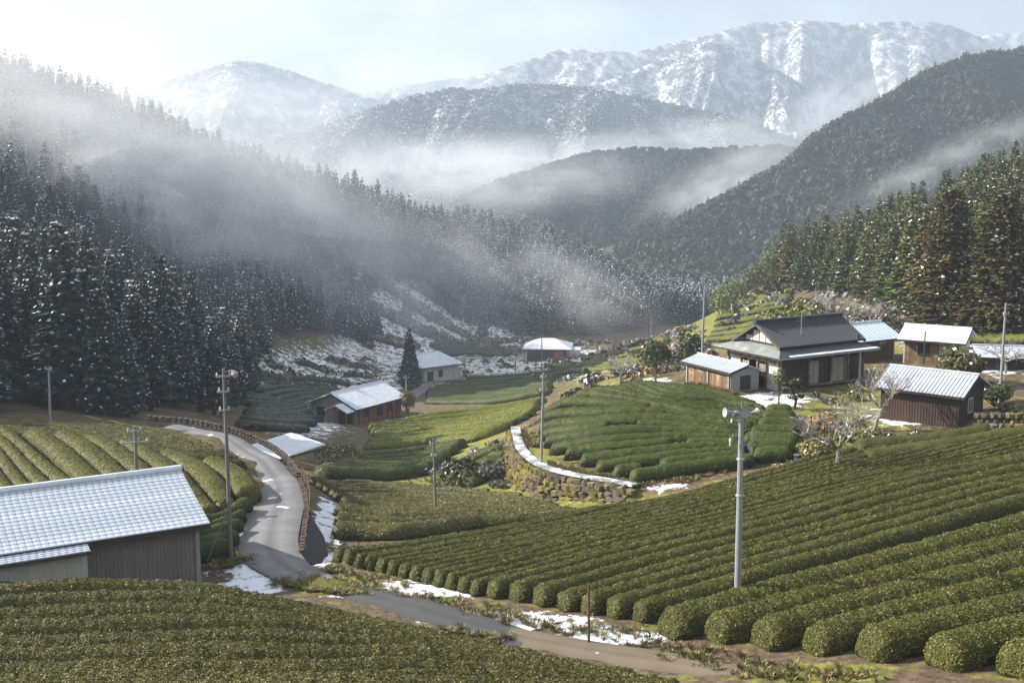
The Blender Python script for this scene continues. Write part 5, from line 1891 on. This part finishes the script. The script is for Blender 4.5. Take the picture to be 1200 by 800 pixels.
PINE = ((.022, .034, .012), (.060, .075, .022), (.10, .09, .03))
GOLD = ((.10, .085, .018), (.22, .165, .035), (.16, .14, .04))
YG = ((.07, .085, .015), (.16, .17, .03), (.19, .14, .05))
RUST = ((.12, .06, .025), (.22, .12, .05), (.25, .19, .08))
TWIG = ((.065, .056, .046), (.125, .108, .088), (.20, .185, .165))


def gb(px_, py_, d):
    b = W(px_, py_, d)
    return (b[0], b[1], h1(b[0], b[1]))


leafy_tree('round_pine', 'round-crowned pine on a bare trunk left of the plank shed', G(768, 446, 1.3), 3.7, 1.55, 5, PINE, 900, .30, .13, .02, lump=.25)
leafy_tree('garden_conifer', 'bushy dark conifer between the round pine and the tall pole', gb(808, 432, 105), 4.0, 1.6, 6, PINE, 800, .1, .14, .05)
t = thing('topiary_tree', 'cloud-pruned garden tree in front of the farmhouse', 'tree', G(930, 480, 1.9))
MB().tube([(0, 0, -.2), (.15, 0, .7), (-.1, 0, 1.3), (.05, 0, 2.0)], [.12, .1, .07, .04], 7).build('trunk', M['bark'], t)
for x, y, z_, r in [(0, 0, 1.75, .52), (-.55, .1, 1.25, .42), (.5, -.1, 1.2, .45), (-.15, -.35, .75, .42), (.55, .2, .7, .35)]:
    c = link('leaf_pad', blob_crown(r, r * 1.1, 150, int(r * 1000), PINE, .06, .2, 0, 'leaf_pad', .2), t)
    c.location = (x, y, z_)
t = leafy_tree('young_tree', 'slim young tree with light green leaves at the farmhouse corner', G(912, 478, 1.9), 3.0, .55, 8, YG, 220, .5, .2, 0, tr=.07)
bare_tree('wide bare persimmon tree with snowy branches in front of the farmhouse', G(982, 553, 1.5), 4.6, 2.6, 3, twigs=6, r0=.14)
bare_tree('pale leaning bare tree at the left end of the brown shed', G(1024, 504, 2.0), 4.4, 1.8, 14, lean=(.9, 0), r0=.12)
bare_tree('leafless fruit tree on the slope left of the round pine', G(727, 450, .4), 3.0, 2.2, 25, r0=.1)
bare_tree('grey bare tree behind the farmhouse roof', gb(978, 396, 128), 5.6, 3.0, 31, r0=.16)
bare_tree('second grey bare tree behind the annexe roof', gb(1015, 396, 132), 4.6, 2.8, 37, r0=.14)
leafy_tree('broadleaf_tree', 'yellow-green broadleaf tree behind the left end of the farmhouse', gb(918, 396, 124), 4.6, 2.6, 41, YG, 900, .12, .13, .02, lump=.45)
leafy_tree('broadleaf_tree', 'olive broadleaf tree peeping over the farmhouse ridge', gb(950, 392, 134), 5.0, 3.0, 42, ((.06, .065, .016), (.14, .13, .03), (.2, .14, .05)), 900, .12, .12, .04, lump=.45)
leafy_tree('evergreen_tree', 'glossy evergreen tree with russet leaves behind the brown shed', gb(1122, 440, 93), 3.1, 2.3, 43, ((.03, .04, .012), (.085, .08, .024), (.11, .075, .03)), 1000, .15, .12, .03, lump=.4)
leafy_tree('evergreen_tree', 'dark evergreen shrub tree beside the leaning pole at the right', gb(1163, 480, 85), 1.9, 1.3, 44, PINE, 500, .1, .15, .08)
leafy_tree('golden_conifer', 'small golden conifer beside the valley lane', gb(478, 478, 162), 3.9, .95, 45, GOLD, 380, .12, .25, 0)
dc = cedar_thing('lone_cedar', 'lone dark cedar beside the white farmhouse', None, *gb(480, 454, 228), SNOWCED[2], LTRUNK, .92, sx=.95)
del_group = dc.pop('group', None)
for px_, py_, d, hgt, R, sd_, lab in [(1108, 402, 126, 15.6, 1.45, 2, 'huge brown-leaved cedar behind the cottage roof'), (1168, 402, 122, 14.8, 1.7, 4, 'huge rusty brown cedar at the right edge')]:
    crown = cedar_crown(13, 2.6, 300 + sd_, ((.044, .040, .012), (.100, .082, .024), (.120, .076, .026))
                        , .34, 46, 18, .68, .06, .55, 1.9, .58)
    t = cedar_thing('big_cedar', lab, None, *gb(px_, py_, d), crown, trunk_mesh(12.5, .35), hgt / 13, sx=R)
    t.pop('group', None)

for (px_, py_, d, hgt, R, cols, lab, n) in [
    (548, 574, 88, 1.9, 1.7, ((.03, .035, .014), (.08, .075, .03), (.2, .15, .06)), 'dark round bush at the foot of the dirt path', 520),
    (578, 572, 88, 1.3, 1.3, TWIG, 'grey twiggy bush beside the stone wall foot', 300),
    (382, 532, 116, 2.2, 1.3, GOLD, 'golden shrub left of the pair below the brown house', 300),
    (402, 524, 120, 2.2, 1.6, YG, 'yellow-green shrub in front of the brown house', 360),
    (412, 538, 114, 1.9, 1.4, GOLD, 'golden shrub under the brown house terrace', 300),
    (394, 546, 110, 1.7, .9, PINE, 'dark little bush beside the carport', 260),
    (958, 530, 74, 1.5, 1.3, GOLD, 'golden bush left of the persimmon tree', 360),
    (966, 505, 80, 1.4, 1.2, RUST, 'russet bush on the garden slope', 320),
    (1000, 520, 77, .9, 1.2, YG, 'low yellow-green shrub right of the persimmon tree', 300),
    (1040, 515, 76, .8, 1.3, PINE, 'low dark shrub below the brown shed wall', 300),
    (1085, 512, 77, .6, 1.1, PINE, 'small dark shrub under the brown shed', 260),
    (975, 474, 88, .8, .8, PINE, 'clipped round shrub in the farmhouse garden', 240),
    (1000, 474, 89, .8, .9, YG, 'bright clipped shrub right of the garden path', 240),
    (955, 472, 90, .7, .6, PINE, 'tiny clipped shrub by the veranda', 200),
    (1190, 487, 80, 1.0, 1.4, PINE, 'dark shrub on top of the rubble wall', 320),
    (1010, 385, 138, 2.2, 3.0, TWIG, 'grey thicket behind the annexe', 420),
    (1042, 388, 134, 2.0, 2.6, ((.05, .055, .02), (.12, .11, .05), (.25, .22, .2)), 'snowy thicket left of the huge cedar', 420),
    (672, 460, 108, 1.5, 1.8, TWIG, 'grey scrub on the crest left of the round mound', 300),
    (655, 468, 104, 1.0, 1.2, RUST, 'russet scrub at the back rim of the round mound', 260),
    (690, 452, 112, 1.3, 1.8, TWIG, 'pale scrub under the leafless fruit tree', 300),
    (745, 446, 106, .8, 1.2, TWIG, 'low pale scrub beside the fruit tree', 240),
]:
    leafy_tree('shrub', lab, gb(px_, py_, d), hgt, R, int(px_ + py_), cols, n, 0, .16, .08, 'shrub', 'shrubs and bushes of the village', .4)

for k, (px_, py_, d, hgt, R) in enumerate([(842, 372, 232, 6.5, 2.0), (852, 366, 238, 7.5, 2.2), (864, 360, 244, 7, 2.1), (876, 354, 250, 8, 2.2), (888, 349, 256, 7.5, 2.2), (900, 344, 262, 8.5, 2.3), (846, 380, 226, 5.5, 1.9), (912, 341, 262, 9, 2.2)]):
    t = leafy_tree('bamboo_clump', 'pale green bamboo clump on the slope behind the tall pole', gb(px_, py_, d), hgt, R, 700 + k, ((.075, .10, .026), (.145, .175, .05), (.18, .19, .07)), 330, .05, .17, .0, 'bamboo', 'bamboo clumps on the green slope', .3)
bare_tree('low snow-laden bare tree beside the leaning pole', gb(1178, 432, 98), 3.2, 3.2, 52, r0=.12)

# dry scrub and grass tufts, uncountable
def tuft_mesh(seed, cols, n=30, h=.26, r=.26):
    rg = np.random.default_rng(seed)
    Q, T = [], []
    for k in range(n):
        a = rg.uniform(0, 6.28)
        b = np.array([math.cos(a), math.sin(a), 0]) * rg.uniform(0, r * .5)
        tip = b + np.array([math.cos(a) * rg.uniform(.1, 1) * r, math.sin(a) * rg.uniform(.1, 1) * r, h * rg.uniform(.4, 1)])
        s = np.array([-math.sin(a), math.cos(a), 0]) * .016
        md = (b + tip) * .5 + np.array([0, 0, h * .12])
        Q.append([b - s, md - s * 1.2, tip, md + s * 1.2])
        T.append(np.array(cols[rg.integers(0, len(cols))]) * rg.uniform(.7, 1.25))
    return quads_mesh('tuft', Q, T, [M['leaf']], [0] * n)


DRY = [(.22, .16, .06), (.16, .10, .045), (.28, .23, .10), (.11, .10, .03)]
GRN = [(.10, .12, .02), (.16, .16, .035), (.07, .085, .02)]
tufts = hidden_collection('grass_tuft', [tuft_mesh(1 + k, DRY if k % 3 else GRN) for k in range(6)])
pp = []
def along(pxs, n, wid, z0=None):
    q = resample([gxy(*a) for a in pxs], .2)
    k = rng.integers(0, len(q), n)
    pp.append(q[k] + rng.normal(0, wid, (n, 2)))


along([(385, 664, .4), (470, 692, .7), (600, 724, 1.0), (700, 742, 1.15), (765, 752, 1.2)], 210, .45)
along([(780, 765, 1.4), (900, 788, 1.9), (1000, 800, 2.3)], 170, .5)
along([(500, 742, .9), (600, 752, 1.0)], 50, .2)
along([(245, 660, .3), (300, 655, .3)], 70, .5)
along([(333, 680, .35), (352, 677, .38), (405, 685, .5), (436, 697, .62), (385, 698, .52), (345, 689, .4), (333, 680, .35)], 170, .22)
along([(340, 683, .4), (435, 696, .6)], 60, .5)
along([(640, 545, -.6), (700, 558, -.35), (760, 566, .1), (880, 545, .8)], 380, .35)
along([(612, 505, -.8), (625, 525, -.8)], 160, .35)
along([(945, 545, 1.3), (960, 500, 1.8), (1010, 505, 2.0)], 500, 1.2)
along([(510, 572, -5.5), (560, 545, -6), (610, 515, -5.5), (640, 494, -5)], 700, 1.3)
along([(810, 452, 1.95), (860, 464, 1.95)], 160, .3)
pp = np.concatenate(pp)
scatter_stuff('grass_tufts', 'dry grass and weeds along the field margins', np.stack([pp[:, 0], pp[:, 1], H(pp[:, 0], pp[:, 1])], -1), rng.uniform(.5, 1.2, len(pp)), tufts)

scrub = hidden_collection('scrub_bush', [blob_crown(1.0, 1.1, 40, 600 + k, [TWIG, COLD, RUST, TWIG, PINE, FROST][k], [.06, .08, .03, .10, .03, .16][k], .3, 0) for k in range(6)])
pp, sc_ = [], []
def region(px0, px1, py0, py1, n, d_lo, d_hi, s0, s1):
    m = ((PX > px0) & (PX < px1) & (PY > py0) & (PY < py1) & (Y > d_lo) & (Y < d_hi))
    j = np.argwhere(m)
    if not len(j):
        return
    wgt = (np.gradient(gx)[None, :] * np.gradient(gy)[:, None])[m]
    k = rng.choice(len(j), n, p=wgt / wgt.sum())
    q = np.stack([gx[j[k, 1]], gy[j[k, 0]]], -1) + rng.uniform(-.8, .8, (n, 2))
    pp.append(q)
    sc_.append(rng.uniform(s0, s1, n))


region(425, 525, 338, 408, 900, 230, 430, .7, 2.0)
region(525, 620, 380, 412, 260, 230, 430, .6, 1.6)
region(280, 440, 425, 455, 260, 180, 320, .6, 1.3)
region(850, 1060, 340, 392, 420, 130, 330, .6, 1.6)
region(1020, 1200, 372, 398, 160, 115, 240, .6, 1.4)
region(660, 830, 385, 452, 330, 110, 330, .5, 1.3)
region(500, 610, 520, 575, 70, 80, 140, .3, .7)
region(540, 680, 415, 450, 160, 150, 300, .4, 1.0)
pp, sc_ = np.concatenate(pp), np.concatenate(sc_)
scatter_stuff('scrub', 'snow-dusted scrub on the rough slopes of the valley', np.stack([pp[:, 0], pp[:, 1], H(pp[:, 0], pp[:, 1]) - .1], -1), sc_, scrub)
